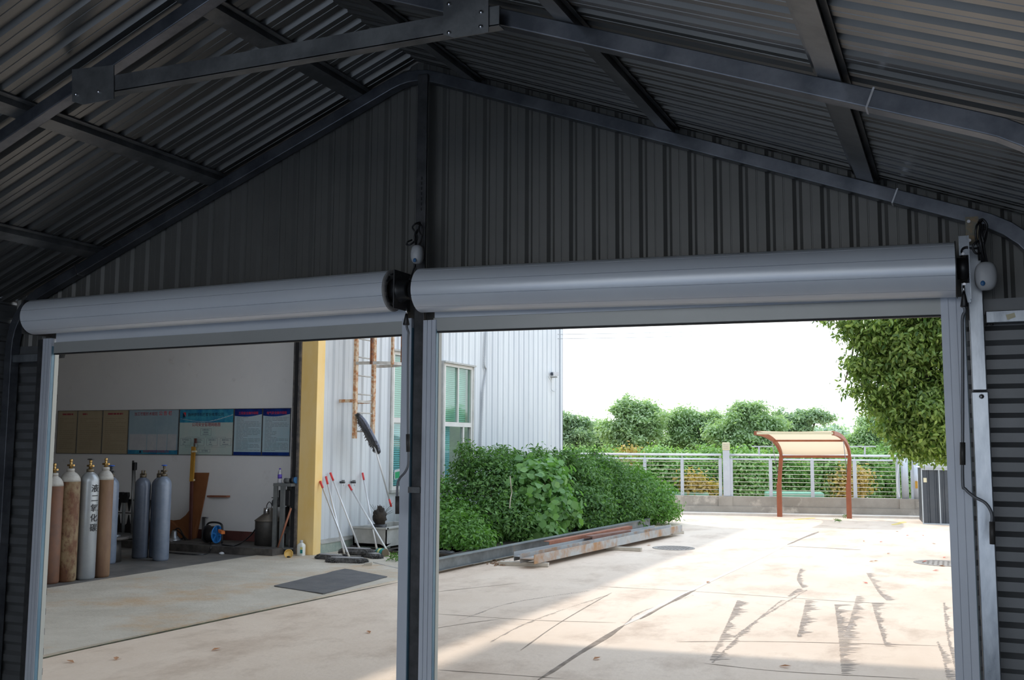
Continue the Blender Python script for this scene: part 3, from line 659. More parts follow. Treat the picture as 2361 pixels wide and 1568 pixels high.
trim([(1815, 1256), (1888, 1226)], .05, M['joint'], .8, .003)
trim([(1812, 1259), (1985, 1268)], .05, M['joint'], .5)
for P in ([(1010, 1416), (1230, 1430), (1420, 1436)], [(1370, 1352), (1620, 1365), (1900, 1384), (2080, 1394)], [(1010, 1545), (1300, 1565)], [(1005, 1365), (1190, 1345)],
          [(1625, 1530), (1800, 1548), (2120, 1566)], [(1560, 1480), (1800, 1480), (2190, 1490)], [(1200, 1500), (1300, 1430), (1410, 1367)], [(930, 1462), (1060, 1440), (1150, 1428)]):
    trim(P, .012, M['joint'], .8)
# tar streaks and worn patches
M['streak'] = mat('worn_tar_streak', (0.34, 0.28, 0.24), (0.46, 0.385, 0.32), rough=.75, scale=9, lo=.35, hi=.65)
for P, w in (([(1845, 1312), (1838, 1335), (1850, 1356)], .16), ([(1838, 1358), (1815, 1376)], .16), ([(1858, 1385), (1848, 1430), (1838, 1470)], .18), ([(1700, 1385), (1680, 1430), (1635, 1525)], .20),
             ([(1925, 1395), (1932, 1450), (1942, 1560)], .22), ([(2010, 1390), (2025, 1440), (2042, 1492)], .17), ([(1998, 1322), (2025, 1365), (2045, 1385)], .15), ([(1975, 1375), (1960, 1430), (1945, 1470)], .18),
             ([(1800, 1385), (1720, 1450), (1640, 1530)], .07), ([(1440, 1440), (1480, 1410), (1600, 1372)], .05), ([(2175, 1390), (2185, 1470), (2210, 1568)], .12), ([(1690, 1470), (1760, 1420), (1860, 1360)], .06),
             ([(1130, 1480), (1230, 1430), (1400, 1372)], .05), ([(1060, 1430), (1180, 1390), (1360, 1362)], .05), ([(2160, 1480), (2175, 1520), (2185, 1568)], .1)):
    tn[0] += 1; pp = smooth_path([atz(*q) for q in P], 10); mb = MB(); rr = random.Random(tn[0]); fx = Vector((rt.x, rt.y, 0)).normalized(); fy = Vector((-fx.y, fx.x, 0))
    Ltot = sum((b - a).length for a, b in zip(pp[:-1], pp[1:])); nst = int(Ltot / .035); env = [rr.random() for _ in range(nst // 5 + 3)]
    for i in range(nst):
        f = i / nst * (len(pp) - 1); k = int(f); c = pp[k].lerp(pp[min(k + 1, len(pp) - 1)], f - k); e = env[i // 5] * (1 - (i % 5) / 5) + env[i // 5 + 1] * (i % 5) / 5
        ln = w * (.12 + 1.1 * e * rr.uniform(.3, 1)); h = rr.uniform(.010, .030); c = c + fy * rr.uniform(-.01, .01)
        mb.add([(q.x, q.y, .0015 + i * 1e-6) for q in (c, c + fx * ln * .5 - fy * h * .2, c + fx * ln + fy * h * .5, c + fx * ln * .5 + fy * h, c + fy * h * .8)], [(0, 1, 2, 3, 4)])
    struct(mb, 'trim_%d' % tn[0], M['streak'])
# yellow parking marks
for P in ([(1832, 1199), (1878, 1194)], [(2060, 1211), (2085, 1203)]): trim(P, .16, M['paintyellow'], .3)
# fallen leaves, each its own
lf = [(2068, 1226), (2093, 1235), (2128, 1235), (1992, 1248), (2032, 1250), (2153, 1254), (2049, 1277), (1995, 1344), (2133, 1295), (2158, 1316), (2172, 1305), (1633, 1343), (1810, 1537), (1376, 1519), (498, 1498), (268, 1519), (1496, 1258), (2020, 1294), (162, 1526), (850, 1458), (2010, 1295), (2178, 1286)]
for i, (x, y) in enumerate(lf):
    c = atz(x, y, .006); s = .045 if y < 1300 else .05; a = random.uniform(0, PI); dx = Vector((math.cos(a), math.sin(a), 0)); dy = Vector((-dx.y, dx.x, 0))
    mb = MB().add([c - dx * s, c + dy * s * .45 + Vector((0, 0, .012)), c + dx * s + Vector((0, 0, .008)), c - dy * s * .45 + Vector((0, 0, .010)), c + Vector((0, 0, .002))], [(0, 4, 1), (1, 4, 2), (2, 4, 3), (3, 4, 0)])
    red = i in (1, 2, 4, 7, 8, 9, 21)
    where = 'on the sunlit yard left of the shed' if y < 1330 and x > 1900 else ('on the shaded concrete of the left doorway' if x < 900 else 'on the sunlit yard in front of the right doorway')
    tag(mb.build('fallen_leaf', M['redleaf'] if red else M['deadleaf']), ('small red fallen leaf lying ' if red else 'small brown fallen leaf lying ') + where, 'leaf', ('red' if red else 'brown') + ' fallen leaves ' + where)
# manhole covers
for (x, y, r, lab) in ((1553, 1264, .36, 'round iron manhole cover in the shade edge right of the stacked beams'), (2175, 1299, .42, 'round patterned manhole cover beside the right door jamb')):
    c = atz(x, y, 0); t = thing('manhole_cover', lab, 'manhole cover', c)
    mb = MB().lathe([(r, 0), (r, .006), (r * .93, .008), (r * .92, .004), (.0001, .004)], c, 36)
    for i in range(-5, 6):
        for j in range(-5, 6):
            if i * i + j * j < 24: mb.box((c.x + i * r / 6 - .015, c.y + j * r / 6 - .008, c.z + .003), (c.x + i * r / 6 + .015, c.y + j * r / 6 + .008, c.z + .008))
    part(mb, 'cover_plate', M['iron'], t)

# ------------------------------------------------------------------ neighbouring hall
CY0, CY1 = 13.10, 13.30
YC = 23.75; HB = 7.5
mb = MB(); prof = rib_profile(CY1, YC, pitch=.29, flat=.20, ramp=.025, depth=-.03, mid=True)
WIN = [(15.45, 16.70, .93, 3.42), (17.42, 18.68, .93, 3.36)]
def clad(u0, u1, z0, z1):
    m_ = MB(); pr = rib_profile(u0, u1, pitch=.29, flat=.20, ramp=.025, depth=.03, mid=True)
    return sheet(m_, pr, lambda u, d: (XF + .03 - d, u, z0), lambda u, d: (XF + .03 - d, u, z1))
mbw = MB()
cuts = [(CY1, WIN[0][0], .22, HB), (WIN[0][1], WIN[1][0], .22, HB), (WIN[1][1], YC, .22, HB)] + [(a, b, .22, c) for a, b, c, d in WIN] + [(a, b, d, HB) for a, b, c, d in WIN]
for u0, u1, z0, z1 in cuts:
    pr = rib_profile(u0, u1, pitch=.29, flat=.20, ramp=.025, depth=.03, mid=True)
    sheet(mbw, pr, lambda u, d: (XF + .03 - d, u, z0), lambda u, d: (XF + .03 - d, u, z1))
struct(mbw, 'wall_hall', M['facade'])
struct(MB().box((XF + .0, YC - .02, .2), (XF + .06, YC + .13, HB)).box((XF - .3, YC + .11, .2), (XF + .06, YC + .13, HB)), 'trim_1', M['facade'])
struct(MB().box((-22, YC, 0), (XF, YC + .1, HB)), 'wall_hall_end', M['facade'])
struct(MB().box((-22, 3.0, HB), (XF + .25, YC + .15, HB + .15)), 'ceiling_hall', M['flash'])
struct(MB().box((XF - .2, CY1, 0), (XF + .055, YC, .17)), 'baseboard_hall', M['curb'])
struct(MB().box((XF - .1, CY1, .17), (XF + .05, 15.35, .235)).box((XF + .05, CY1, .17), (XF + .07, 15.0, .195)), 'trim_2', M['flash'])
# windows
for k, (a, b, z0, z1) in enumerate(WIN):
    mf = MB(); x0, x1 = XF - .03, XF + .045; fwid = .06; zm = z0 + (z1 - z0) * .50
    e = .0015; mf.box((x0, a, z0), (x1, a + fwid, z1)).box((x0, b - fwid, z0), (x1, b, z1)).box((x0 + e, a + fwid, z1 - fwid), (x1 - e, b - fwid, z1)).box((x0 + e, a + fwid, z0), (x1 - e, b - fwid, z0 + fwid)).box((x0 + e, a + fwid, zm - .045), (x1 - e, b - fwid, zm + .045))
    ym = a + (b - a) * .50; yl = a + (b - a) * .70
    mf.box((x0 + .01, ym - .025, zm + .045), (x1 - .01, ym + .025, z1 - fwid)); mf.box((x0 + .01, yl - .03, z0 + fwid), (x1 - .01, yl + .03, zm - .045))
    w = struct(mf, 'window_%d' % (k + 1), M['white_al'])
    part(MB().box((XF - .02, a - .06, z1), (XF + .10, b + .06, z1 + .035)).box((XF - .02, a - .06, z0 - .05), (XF + .09, b + .06, z0)).box((XF, a - .06, z0), (XF + .055, a, z1)).box((XF, b, z0), (XF + .055, b + .06, z1)), 'window_surround', M['flash'], w)
    for y0, y1, q0, q1 in ((a + fwid, ym, zm, z1 - fwid), (ym, b - fwid, zm, z1 - fwid), (a + fwid, yl, z0 + fwid, zm), (yl, b - fwid, z0 + fwid, zm)):
        part(MB().box((XF - .002, y0, q0), (XF + .002, y1, q1)), 'pane', M['glass'], w)
    for (y0, y1, q0, q1, mm) in ((a + fwid, b - fwid, zm + .05, z1 - fwid, M['blindg']), (a + fwid, a + (b - a) * .40, z0 + fwid, zm - .05, M['blind'])):
        bl = MB(); z = q0
        while z < q1 - .02: bl.hexa([(XF - .10, y0, z), (XF - .08, y0, z + .012), (XF - .08, y1, z + .012), (XF - .10, y1, z)], [(XF - .1005, y0, z + .002), (XF - .0805, y0, z + .0145), (XF - .0805, y1, z + .0145), (XF - .1005, y1, z + .002)]); bl.box((XF - .093, y0, z + .0125), (XF - .090, y1, z + .038)); z += .04
        part(bl, 'blind', mm, w)
struct(MB().box((XF - .9, 15.2, .3), (XF - .85, 19.2, 4)), 'wall_office', M['shopdark'])
# green notice in the left window
g = thing('green_notice', 'green and white notice stuck inside the window left of the centre post', 'notice', atx(916, 1092, XF + .006))
q = [atx(909, 1106, XF + .006), atx(924, 1102, XF + .006), atx(924, 1080, XF + .006), atx(909, 1084, XF + .006)]
part(MB().prism(q, (.003, 0, 0)), 'sheet', M['whitep'], g)
q = [atx(911, 1104, XF + .0095), atx(924, 1100.5, XF + .0095), atx(924, 1086, XF + .0095), atx(911, 1089, XF + .0095)]
part(MB().prism(q, (.001, 0, 0)), 'green_field', M['green'], g)
# security camera, conduit, tap hooks
c = atx(1279, 863, XF + .12); t = thing('security_camera', 'small dark security camera on a wall bracket at the corner of the pale hall', 'camera', atx(1276, 868, XF))
part(MB().bar(c + Vector((-.14, 0, -.07)), c + Vector((.06, .02, -.07)), .05, .03), 'bracket', M['flash'], t)
part(MB().bar(c + Vector((-.02, -.14, 0)), c + Vector((.05, .06, .02)), .10, .10), 'housing', M['whitep'], t, .01)
part(MB().lathe([(.042, 0), (.042, .012), (.02, .014)], c + Vector((-.02, -.14, 0)), 14, Vector((-.07, -.2, -.02))), 'lens', M['camdark'], t)
part(MB().tube(smooth_path([atx(1264, 868, XF + .07), atx(1270, 880, XF + .07), atx(1271, 897, XF + .07), atx(1278, 903, XF + .07), atx(1283, 898, XF + .07)], 6), .007, 6), 'cable', M['conduit'], t)
P = [(1121, 765), (1119, 800), (1117, 840), (1121, 852), (1119, 870), (1114, 900), (1112, 940), (1110, 980), (1108.5, 1020), (1108, 1062), (1108, 1110), (1107.5, 1150), (1107, 1186)]
mb = MB(); pts = smooth_path([atx(x, y, XF + .07) for x, y in P], 14); mb.tube(pts, [.022 if k % 2 else .027 for k in range(len(pts))], 8)
tag(mb.build('flexible_conduit', M['conduit']), 'grey ribbed flexible conduit hanging down the pale cladding right of the window', 'conduit')
for px, lab in ((784, 'left one of two small grey wall taps behind the mop handles'), (809, 'right one of two small grey wall taps behind the mop handles')):
    c = atx(px, 1112, XF + .03); t = thing('wall_tap', lab, 'tap', c)
    part(MB().tube([c, c + Vector((.09, 0, 0))], .018, 8).lathe([(.028, 0), (.028, .012)], c + Vector((.06, 0, .025)), 10), 'tap_body', M['darksteel'], t)
    part(MB().tube([c + Vector((.07, 0, 0)), c + Vector((.075, 0, -.06))], .011, 8), 'spout', M['handle'], t)

# ladder with its safety cage
XL = XF + .33
lt = thing('cage_ladder', 'rusty fixed steel ladder with a safety cage on the pale hall wall', 'ladder', (XL, 14.1, atx(818, 1010, XL).z))
ya, yb = atx(819.5, 900, XL).y, atx(861, 900, XL).y; zb = atx(820, 1011, XL).z; zb2 = atx(861, 1005, XL).z; ztop = 6.8
for y, z in ((ya, zb), (yb, zb2)): part(MB().box((XL - .025, y - .035, z), (XL + .025, y + .035, ztop)), 'stile', M['rustpaint'], lt)
z = atx(840, 995, XL).z
while z < ztop: part(MB().tube([(XL, ya, z), (XL, yb, z)], .012, 8), 'rung', M['rung'], lt); z += .305
zbk = atx(800, 922, XL).z
for y in (ya, yb): part(MB().box((XF, y - .02, zbk - .03), (XL, y + .02, zbk + .02)), 'wall_bracket', M['rustpaint'], lt)
part(MB().box((XL - .02, ya, zbk - .03), (XL - .01, yb, zbk + .01)), 'cross_bar', M['rung'], lt)
for zz in (atx(838, 841, XL).z, atx(838, 841, XL).z + 1.0, atx(838, 841, XL).z + 2.0):
    ym = (ya + yb) / 2; R_ = .62; arc = [Vector((XL, ya, zz))] + [Vector((XL + .06 + R_ * math.sin(PI * k / 14), ym - .36 * math.cos(PI * k / 14), zz)) for k in range(15)] + [Vector((XL, yb, zz))]
    mb = MB()
    for p, q in zip(arc[:-1], arc[1:]): mb.bar(p, q, .006, .05)
    part(mb, 'cage_hoop', M['rung'], lt)
for k, mm in ((2, 'rustdark'), (5, 'rustpaint'), (9, 'rustdark'), (12, 'rustpaint')):
    p = Vector((XL + .06 + .62 * math.sin(PI * k / 14), (ya + yb) / 2 - .36 * math.cos(PI * k / 14), 0)); zz = atx(838, 841, XL).z - .02
    part(MB().box((p.x - .02, p.y - .02, zz), (p.x + .02, p.y + .02, ztop)), 'cage_bar', M[mm], lt)

# yellow column at the opening and its sliding track
cx0, cx1 = atz(692, 1280).x, atz(729, 1284).x
yc = thing('yellow_column', 'tall yellow-painted steel column between the workshop opening and the mops', 'column', (cx0, CY0, 0))
part(MB().box((-9.545, CY0, 0), (-9.235, CY0 + .20, HB)), 'column_shaft', M['yellow'], yc, .006)
part(MB().box((-9.585, CY0 - .03, .0), (-9.545, CY0 + .02, 4.6)), 'edge_angle', M['track_steel'], yc)
tk = thing('sliding_door_track', 'dark weathered upright track of the workshop door beside the yellow column', 'track', (-9.65, CY0, 0))
part(MB().box((-9.66, CY0 - .02, 0), (-9.60, CY0 + .12, 4.6)), 'track_web', M['rubber'], tk)
part(MB().box((-9.72, CY0 + .02, 0), (-9.665, CY0 + .10, 4.6)), 'track_flange', M['track_steel'], tk)
part(MB().tube([(-9.72, CY0 + .12, 0), (-9.72, CY0 + .12, 4.6)], .018, 8), 'conduit_pipe', M['rustpaint'], tk)

# ------------------------------------------------------------------ workshop room
YE = 13.60
struct(MB().box((-22, YE, 0), (-9.6, YE + .12, 6.5)), 'wall_workshop_end', M['intwall'])
struct(MB().box((-22, YE - .012, .12), (-9.9, YE, .275)), 'baseboard_workshop', M['base_red'])
struct(MB().box((-22, 3, -.05), (-9.55, YE, .004)), 'floor_workshop', M['shopfloor'])
struct(MB().box((-22, 3, 5.2), (-9.56, YE, 5.35)), 'ceiling_workshop', M['shopdark'])
struct(MB().box((-22.1, 3, 0), (-22, YE, 5.3)), 'wall_workshop_left', M['shopdark'])
struct(MB().box((-22, 2.9, 0), (XF, 3.0, HB)), 'wall_workshop_back', M['shopdark'])
struct(MB().box((-9.75, 3, 0), (-9.55, 6.6, HB)), 'wall_workshop_front', M['facade'])
struct(MB().box((-9.75, 6.6, 4.45), (-9.5, 13.52, HB)), 'wall_workshop_lintel', M['facade'])
struct(MB().box((-22, 12.72, 0), (-9.72, YE, .12)), 'trim_3', M['platform'])

# notice boards on the end wall
def board(lab, x0, x1, yt0, yt1, yb_, bg, name='sign_board'):
    Yb = YE - .015; a = aty(x0, yt0, Yb); b = aty(x1, yt1, Yb); z0 = aty(x0, yb_, Yb).z; z1 = (a.z + b.z) / 2
    z0, z1 = 1.545, 2.325
    t = thing(name, lab, 'notice board', (a.x, Yb, z0))
    part(MB().box((a.x + .006, Yb - .0, z0), (b.x - .006, YE, z1)), 'panel', bg, t)
    fr = MB().box((a.x, Yb - .006, z0 - .006), (a.x + .008, YE, z1 + .006)).box((b.x - .008, Yb - .006, z0 - .006), (b.x, YE, z1 + .006)).box((a.x, Yb - .006, z0 - .008), (b.x, YE, z0)).box((a.x, Yb - .006, z1), (b.x, YE, z1 + .008))
    part(fr, 'edge_strip', M['galvdull'], t)
    return t, a.x, b.x, z0, z1, Yb
def lines(t, x0, x1, z0, z1, n, m, name='text_lines', h=.0055):
    mb = MB(); Yb = YE - .0152
    for k in range(n):
        z = z1 - (k + .5) * (z1 - z0) / n; x = x0 + random.choice([0, 0, .0]); e = x0 + (x1 - x0) * random.choice([1, 1, .97, .93, .5, .3])
        while x < e - .01:
            w = min(random.uniform(.03, .14), e - x); mb.box((x, Yb - .0006, z), (x + w, Yb, z + h)); x += w + .012
    return part(mb, name, m, t)
M['boardtan'] = mat('tan_board', (0.42, 0.35, 0.24), (0.46, 0.39, 0.27), rough=.35, scale=2)
M['boardblue'] = mat('pale_blue_board', (0.32, 0.44, 0.52), (0.38, 0.50, 0.56), rough=.3, scale=2)
M['boardhead'] = mat('blue_board_head', (0.015, 0.16, 0.36), (0.06, 0.36, 0.50), rough=.3, scale=4)
M['boardnavy'] = mat('navy_board_head', (0.008, 0.02, 0.16), (0.01, 0.07, 0.34), rough=.3, scale=2)
M['boardpale'] = mat('pale_green_board', (0.44, 0.60, 0.58), (0.60, 0.64, 0.62), rough=.3, scale=1)
M['boardsky'] = mat('sky_board', (0.42, 0.60, 0.68), (0.54, 0.62, 0.68), rough=.3, scale=1)
M['paper'] = mat('pale_paper', (0.50, 0.52, 0.56), (0.56, 0.58, 0.60), rough=.6, scale=6)
M['txtgrey'] = mat('grey_print', (0.17, 0.21, 0.27), rough=.6); M['txttan'] = mat('brown_print', (0.30, 0.24, 0.16), rough=.6)
M['txtred'] = mat('red_print', (0.62, 0.04, 0.05), rough=.5); M['txtblack'] = mat('black_print', (0.02, 0.03, 0.06), rough=.5); M['txtdred'] = mat('dark_red_print', (0.34, 0.05, 0.07), rough=.5)
M['white'] = mat('white_print', (0.8, 0.8, 0.82), rough=.5)
for x0, x1, lab in ((134, 180, 'tan rules board at the far left of the row on the workshop wall'), (180, 238, 'tan rules board second in the row on the workshop wall'), (238, 298, 'tan rules board third in the row, next to the pale blue board')):
    t, a, b, z0, z1, Yb = board(lab, x0, x1, 950, 949, 1047, M['boardtan'])
    lines(t, a + .12, b - .12, z1 - .10, z1 - .05, 1, M['txtdred'], 'title_line', .03); lines(t, a + .06, b - .06, z0 + .06, z1 - .13, 16, M['txttan'], h=.006)
EX, EZ = (1, 0, 0), (0, 0, 1)
t, a, b, z0, z1, Yb = board('pale blue board with red headings and pinned sheets, fourth in the row', 298, 414, 949, 947, 1048, M['boardblue']); w = b - a
yt = Yb - .001
text('加工装配技术规范', .068, (a + .13, yt, z1 - .105), EX, EZ, M['txtdred'], t); text('公 告 栏', .085, (a + w * .60, yt, z1 - .105), EX, EZ, M['txtred'], t)
text('扬州伊华科技股份有限公司', .05, (a + w * .31, yt, z0 + .02), EX, EZ, M['txtdred'], t)
part(MB().box((a + .01, Yb - .0005, z0), (b - .01, Yb, z0 + .075)), 'foot_band', M['boardhead'], t)
part(MB().box((a + w * .24, Yb - .0014, z0 + .02), (a + w * .275, Yb - .0006, z0 + .06)), 'emblem', M['txtblack'], t)
for f0, f1, g0, g1 in ((.03, .37, .09, .37), (.39, .57, .09, .37), (.59, .77, .09, .37), (.79, .96, .09, .37), (.39, .57, .49, .68), (.59, .77, .49, .68), (.79, .96, .49, .68)):
    p_ = part(MB().box((a + w * f0, Yb - .003, z0 + .78 * g0), (a + w * f1, Yb - .001, z0 + .78 * g1 * 1.22)), 'pinned_sheet', M['paper'] if g0 < .4 else M['boardblue'], t)
t, a, b, z0, z1, Yb = board('blue and pale green board with an emblem and an organisation chart, fifth in the row', 415, 540, 946, 943, 1048, M['boardpale']); w = b - a; h = z1 - z0
part(MB().box((a + .008, Yb - .0008, z1 - h * .29), (b - .008, Yb, z1)), 'head_band', M['boardhead'], t)
mb = MB(); q = []
for k in range(17):
    f = k / 16; zz = z1 - h * (.20 - .0 * f) - h * .07 * math.sin(f * PI * 1.1) + (h * .05 * max(0, f - .6) * 2.5); q.append((a + w * (.02 + .96 * f), zz))
for (x_, z_), (x2, z2) in zip(q[:-1], q[1:]): mb.hexa([(x_, Yb - .0013, z_ - .003), (x2, Yb - .0013, z2 - .003), (x2, Yb - .0008, z2 - .003), (x_, Yb - .0008, z_ - .003)], [(x_, Yb - .0013, z_ + .004), (x2, Yb - .0013, z2 + .010 * (x2 > a + w * .6) + .003), (x2, Yb - .0008, z2 + .010 * (x2 > a + w * .6) + .003), (x_, Yb - .0008, z_ + .004)])
part(mb, 'wave_line', M['boardsky'], t)
ex, ez = a + w * .06, z1 - .135
part(MB().prism([(ex, yt, ez), (ex + .06, yt, ez), (ex + .035, yt, ez + .045), (ex, yt, ez + .085)], (0, -.0008, 0)), 'emblem', M['txtblack'], t)
part(MB().prism([(ex + .008, yt, ez + .088), (ex + .04, yt, ez + .047), (ex + .068, yt, ez + .01), (ex + .068, yt, ez + .088)], (0, -.0008, 0)), 'emblem', M['txtred'], t)
lines(t, ex - .003, ex + .08, ez - .035, ez - .010, 2, M['white'], 'emblem_caption', .008)
text('扬州伊华科技股份有限公司', .066, (a + w * .155, yt, z1 - .125), EX, EZ, M['txtblack'], t)
text('公司安全管理网格图', .070, (a + w * .5, yt, z1 - h * .385), EX, EZ, M['txtdred'], t, align='CENTER')
def chartbox(fx, fz0, fz1, s1, full=True):
    x = a + w * fx; hw = w * .10; q0, q1 = z0 + h * fz0, z0 + h * fz1; mb = MB(); e = .004
    for bb in (((x - hw, q0), (x + hw, q0 + e)), ((x - hw, q1 - e), (x + hw, q1)), ((x - hw, q0), (x - hw + e, q1)), ((x + hw - e, q0), (x + hw, q1))): mb.box((bb[0][0], Yb - .0008, bb[0][1]), (bb[1][0], Yb, bb[1][1]))
    part(mb, 'chart_box', M['txtgrey'], t); text(s1, .032 if full else .034, (x, yt, q1 - (.045 if full else .05)), EX, EZ, M['txtgrey'], t, align='CENTER')
    if full: lines(t, x - .05, x + .05, q1 - .088, q1 - .058, 1, M['txtgrey'], 'name_line', .014); lines(t, x - .07, x + .07, q0 + .008, q0 + .03, 1, M['txtgrey'], 'number_line', .010)
chartbox(.5, .42, .58, '主要负责人')
for fx, s1 in ((.13, '生产负责人'), (.375, '安全负责人'), (.62, '设备负责人'), (.865, '质量负责人')): chartbox(fx, .20, .36, s1)
chartbox(.49, .045, .125, '生产班组', False)
mb = MB()
for x0, q0, x1, q1 in ((.13, .385, .865, .389), (.13, .165, .865, .169), (.498, .386, .502, .42), (.488, .125, .492, .167)): mb.box((a + w * x0, Yb - .0006, z0 + h * q0), (a + w * x1, Yb, z0 + h * q1))
for fx in (.13, .375, .62, .865): mb.box((a + w * fx - .0015, Yb - .0006, z0 + h * .36), (a + w * fx + .0015, Yb, z0 + h * .387)); mb.box((a + w * fx - .0015, Yb - .0006, z0 + h * .167), (a + w * fx + .0015, Yb, z0 + h * .20))
part(mb, 'chart_lines', M['txtgrey'], t)
for x0, x1, ttl, lab in ((541, 606, '工段安全操作规程', 'navy-headed rules board next to the organisation chart'), (606.5, 671, '电气安全操作规程', 'navy-headed rules board nearest the sliding-door track')):
    t, a, b, z0, z1, Yb = board(lab, x0, x1, 942, 941, 1048, M['boardsky']); w = b - a
    q = [(a + .008, Yb, z1), (a + .008, Yb, z1 - .115)] + [(a + w * k / 8, Yb, z1 - .115 - .022 * math.sin(PI * k / 8) + .03 * (k / 8) ** 2) for k in range(1, 8)] + [(b - .008, Yb, z1 - .09), (b - .008, Yb, z1)]
    part(MB().prism(q, (0, -.0008, 0)), 'head_band', M['boardnavy'], t); part(MB().box((a + .008, Yb - .0008, z0), (b - .008, Yb, z0 + .055)), 'foot_band', M['boardnavy'], t)
    text(ttl, .052, (a + w * .5, yt, z1 - .10), EX, EZ, M['txtred'], t, align='CENTER'); lines(t, a + .05, b - .04, z0 + .07, z1 - .14, 24, M['txtgrey'], h=.006)
# ------------------------------------------------------------------ gas cylinders
def cylinder(lab, px, pb, body, cap, valve, h=1.36, r=.116, group=None, capfrac=.0, two=False, capring=None):
    b = atz(px, pb); t = thing('gas_cylinder', lab, 'gas cylinder', (b.x, b.y, 0), group)
    sh = h - .14; prof = [(r * .80, 0), (r * .95, .012), (r, .035), (r, sh - .04)]
    dome = [(r * math.cos(a), sh - .04 + .13 * math.sin(a)) for a in [PI / 2 * k / 7 for k in range(1, 7)]]
    dome = [(max(x, .045), z) for x, z in dome] + [(.043, sh + .095)]
    if cap:
        part(MB().lathe(prof, b, 28), 'shell', M[body], t); part(MB().lathe([(r, sh - .04)] + dome, b, 28), 'painted_shoulder', M[cap], t)
    else: part(MB().lathe(prof + dome, b, 28), 'shell', M[body], t)
    part(MB().lathe([(.047, sh + .085), (.047, sh + .12), (.038, sh + .125)], b, 16), 'neck_ring', M['cyl_cap'] if cap else M['bronze'], t)
    zt = sh + .12; v = M[valve[0]]
    if two:
        vp = part(MB().tube([b + Vector((-.025, 0, zt)), b + Vector((-.025, 0, zt + .075))], [.018, .012], 8).tube([b + Vector((.03, 0, zt)), b + Vector((.03, 0, zt + .075))], [.018, .012], 8).box((b.x - .045, b.y - .02, zt), (b.x + .05, b.y + .02, zt + .025)), 'valve', v, t)
    else:
        vp = part(MB().lathe([(.024, 0), (.020, .035), (.026, .04), (.026, .055), (.016, .06), (.016, .09), (.020, .095), (.018, .12), (.008, .125)], b + Vector((0, 0, zt)), 12).tube([b + Vector((-.055, 0, zt + .045)), b + Vector((.055, 0, zt + .045))], .013, 8), 'valve', v, t)
        if len(valve) > 1:
            part(MB().lathe([(.012, 0), (.042, .004), (.042, .014), (.012, .018)], b + Vector((0, 0, zt + .12)), 14), 'handwheel', M[valve[1]], vp)
    return t, b, r
cylinder('orange-brown gas cylinder at the far left, half hidden behind the door guide', 112, 1346, 'cyl_orange', 'cyl_cap', ('brass',), h=1.38)
cylinder('heavily rusted gas cylinder with a white shoulder, thickest-looking of the front row', 150, 1341, 'cyl_rust', 'cyl_cap', ('brass',), h=1.43, r=.125)
t, b, r = cylinder('silver gas cylinder with black characters painted down its side', 196, 1336, 'cyl_silver', None, ('brass', 'blackp'), h=1.42)
for k, ch in enumerate('液二氧化碳'):
    an = math.atan2(-b.y, -b.x) + .62; d = Vector((math.cos(an), math.sin(an), 0)); x = Vector((-d.y, d.x, 0))
    text(ch, .105, b + d * (r + .004) - x * .052 + Vector((0, 0, 1.10 - k * .125)), x, (0, 0, 1), M['ink'], t, 'painted_character')
cylinder('brown gas cylinder with a white shoulder, right-hand end of the front row', 232, 1331, 'cyl_brown', 'cyl_cap', ('brass',), h=1.44, r=.105)
cylinder('blue-grey gas cylinder with a blue handwheel behind the brown one', 247, 1300, 'cyl_blue', None, ('darksteel', 'bluepaint'), h=1.30)
cylinder('dark blue-grey gas cylinder standing alone with twin valves', 322, 1287, 'cyl_blued', None, ('bronze',), h=1.27, r=.118, two=True)
cylinder('dark gas cylinder hidden behind the blue-handwheel cylinder of the right-hand pair', 361, 1286, 'cyl_blued', None, ('bronze',), h=1.27, two=True)
cylinder('light blue-grey gas cylinder with a blue handwheel, front one of the right-hand pair', 370, 1293, 'cyl_blue', None, ('bronze', 'bluepaint'), h=1.30)

# ------------------------------------------------------------------ workshop clutter
ZP = .12
def ew(x, y, dy=.03): return aty(x, y, YE - dy)
# brown fibreboard templates leaning on the end wall
o = MB().prism([ew(437, 1249, .10), ew(453, 1240, .06), ew(472, 1147, .03), ew(482, 1090, .03), ew(446, 1090, .03), ew(441, 1096, .03)], (0, .008, 0))
tag(o.build('leaning_board', M['orangeboard']), 'brown fibreboard panel with a tapering lower end, leaning on the white wall', 'panel')
pts = [ew(388, 1198, .12)] + [ew(x, y, .10) for x, y in ((400, 1200), (415, 1198), (428, 1188), (440, 1172))] + [ew(447, 1160, .09), ew(446, 1249, .16), ew(388, 1249, .20)]
tag(MB().prism(pts, (0, .006, 0)).build('leaning_board', M['orangeboard']), 'brown fibreboard offcut with a concave cut edge behind the gas cylinders', 'panel')
tag(MB().prism([ew(477, 1142.5, .10), ew(522, 1143, .10), ew(522, 1147, .10), ew(477, 1146.5, .10)], (0, .09, 0)).build('shelf_strip', M['rust']), 'short red-brown shelf strip sticking out of the white wall', 'shelf')
t = thing('long_level', 'tall yellow pole standing against the wall in front of the organisation chart', 'pole', ew(443, 1248, .25))
p = [ew(446.5, 1030, .14), ew(442, 1110, .18), ew(438.5, 1244, .26)]
part(MB().bar(p[0], p[1], .075, .03, (0, -1, 0)), 'yellow_body', M['gold'], t); part(MB().bar(p[1], p[2], .05, .03, (0, -1, 0)), 'brown_lower_pole', M['base_red'], t)
part(MB().bar(ew(451, 1011, .14), ew(450.5, 1022, .14), .035, .03, (0, -1, 0)), 'dark_tip', M['base_red'], t)
part(MB().bar(ew(450, 1022, .14), ew(449.5, 1031, .14), .04, .03, (0, -1, 0)), 'steel_collar', M['bolt'], t)
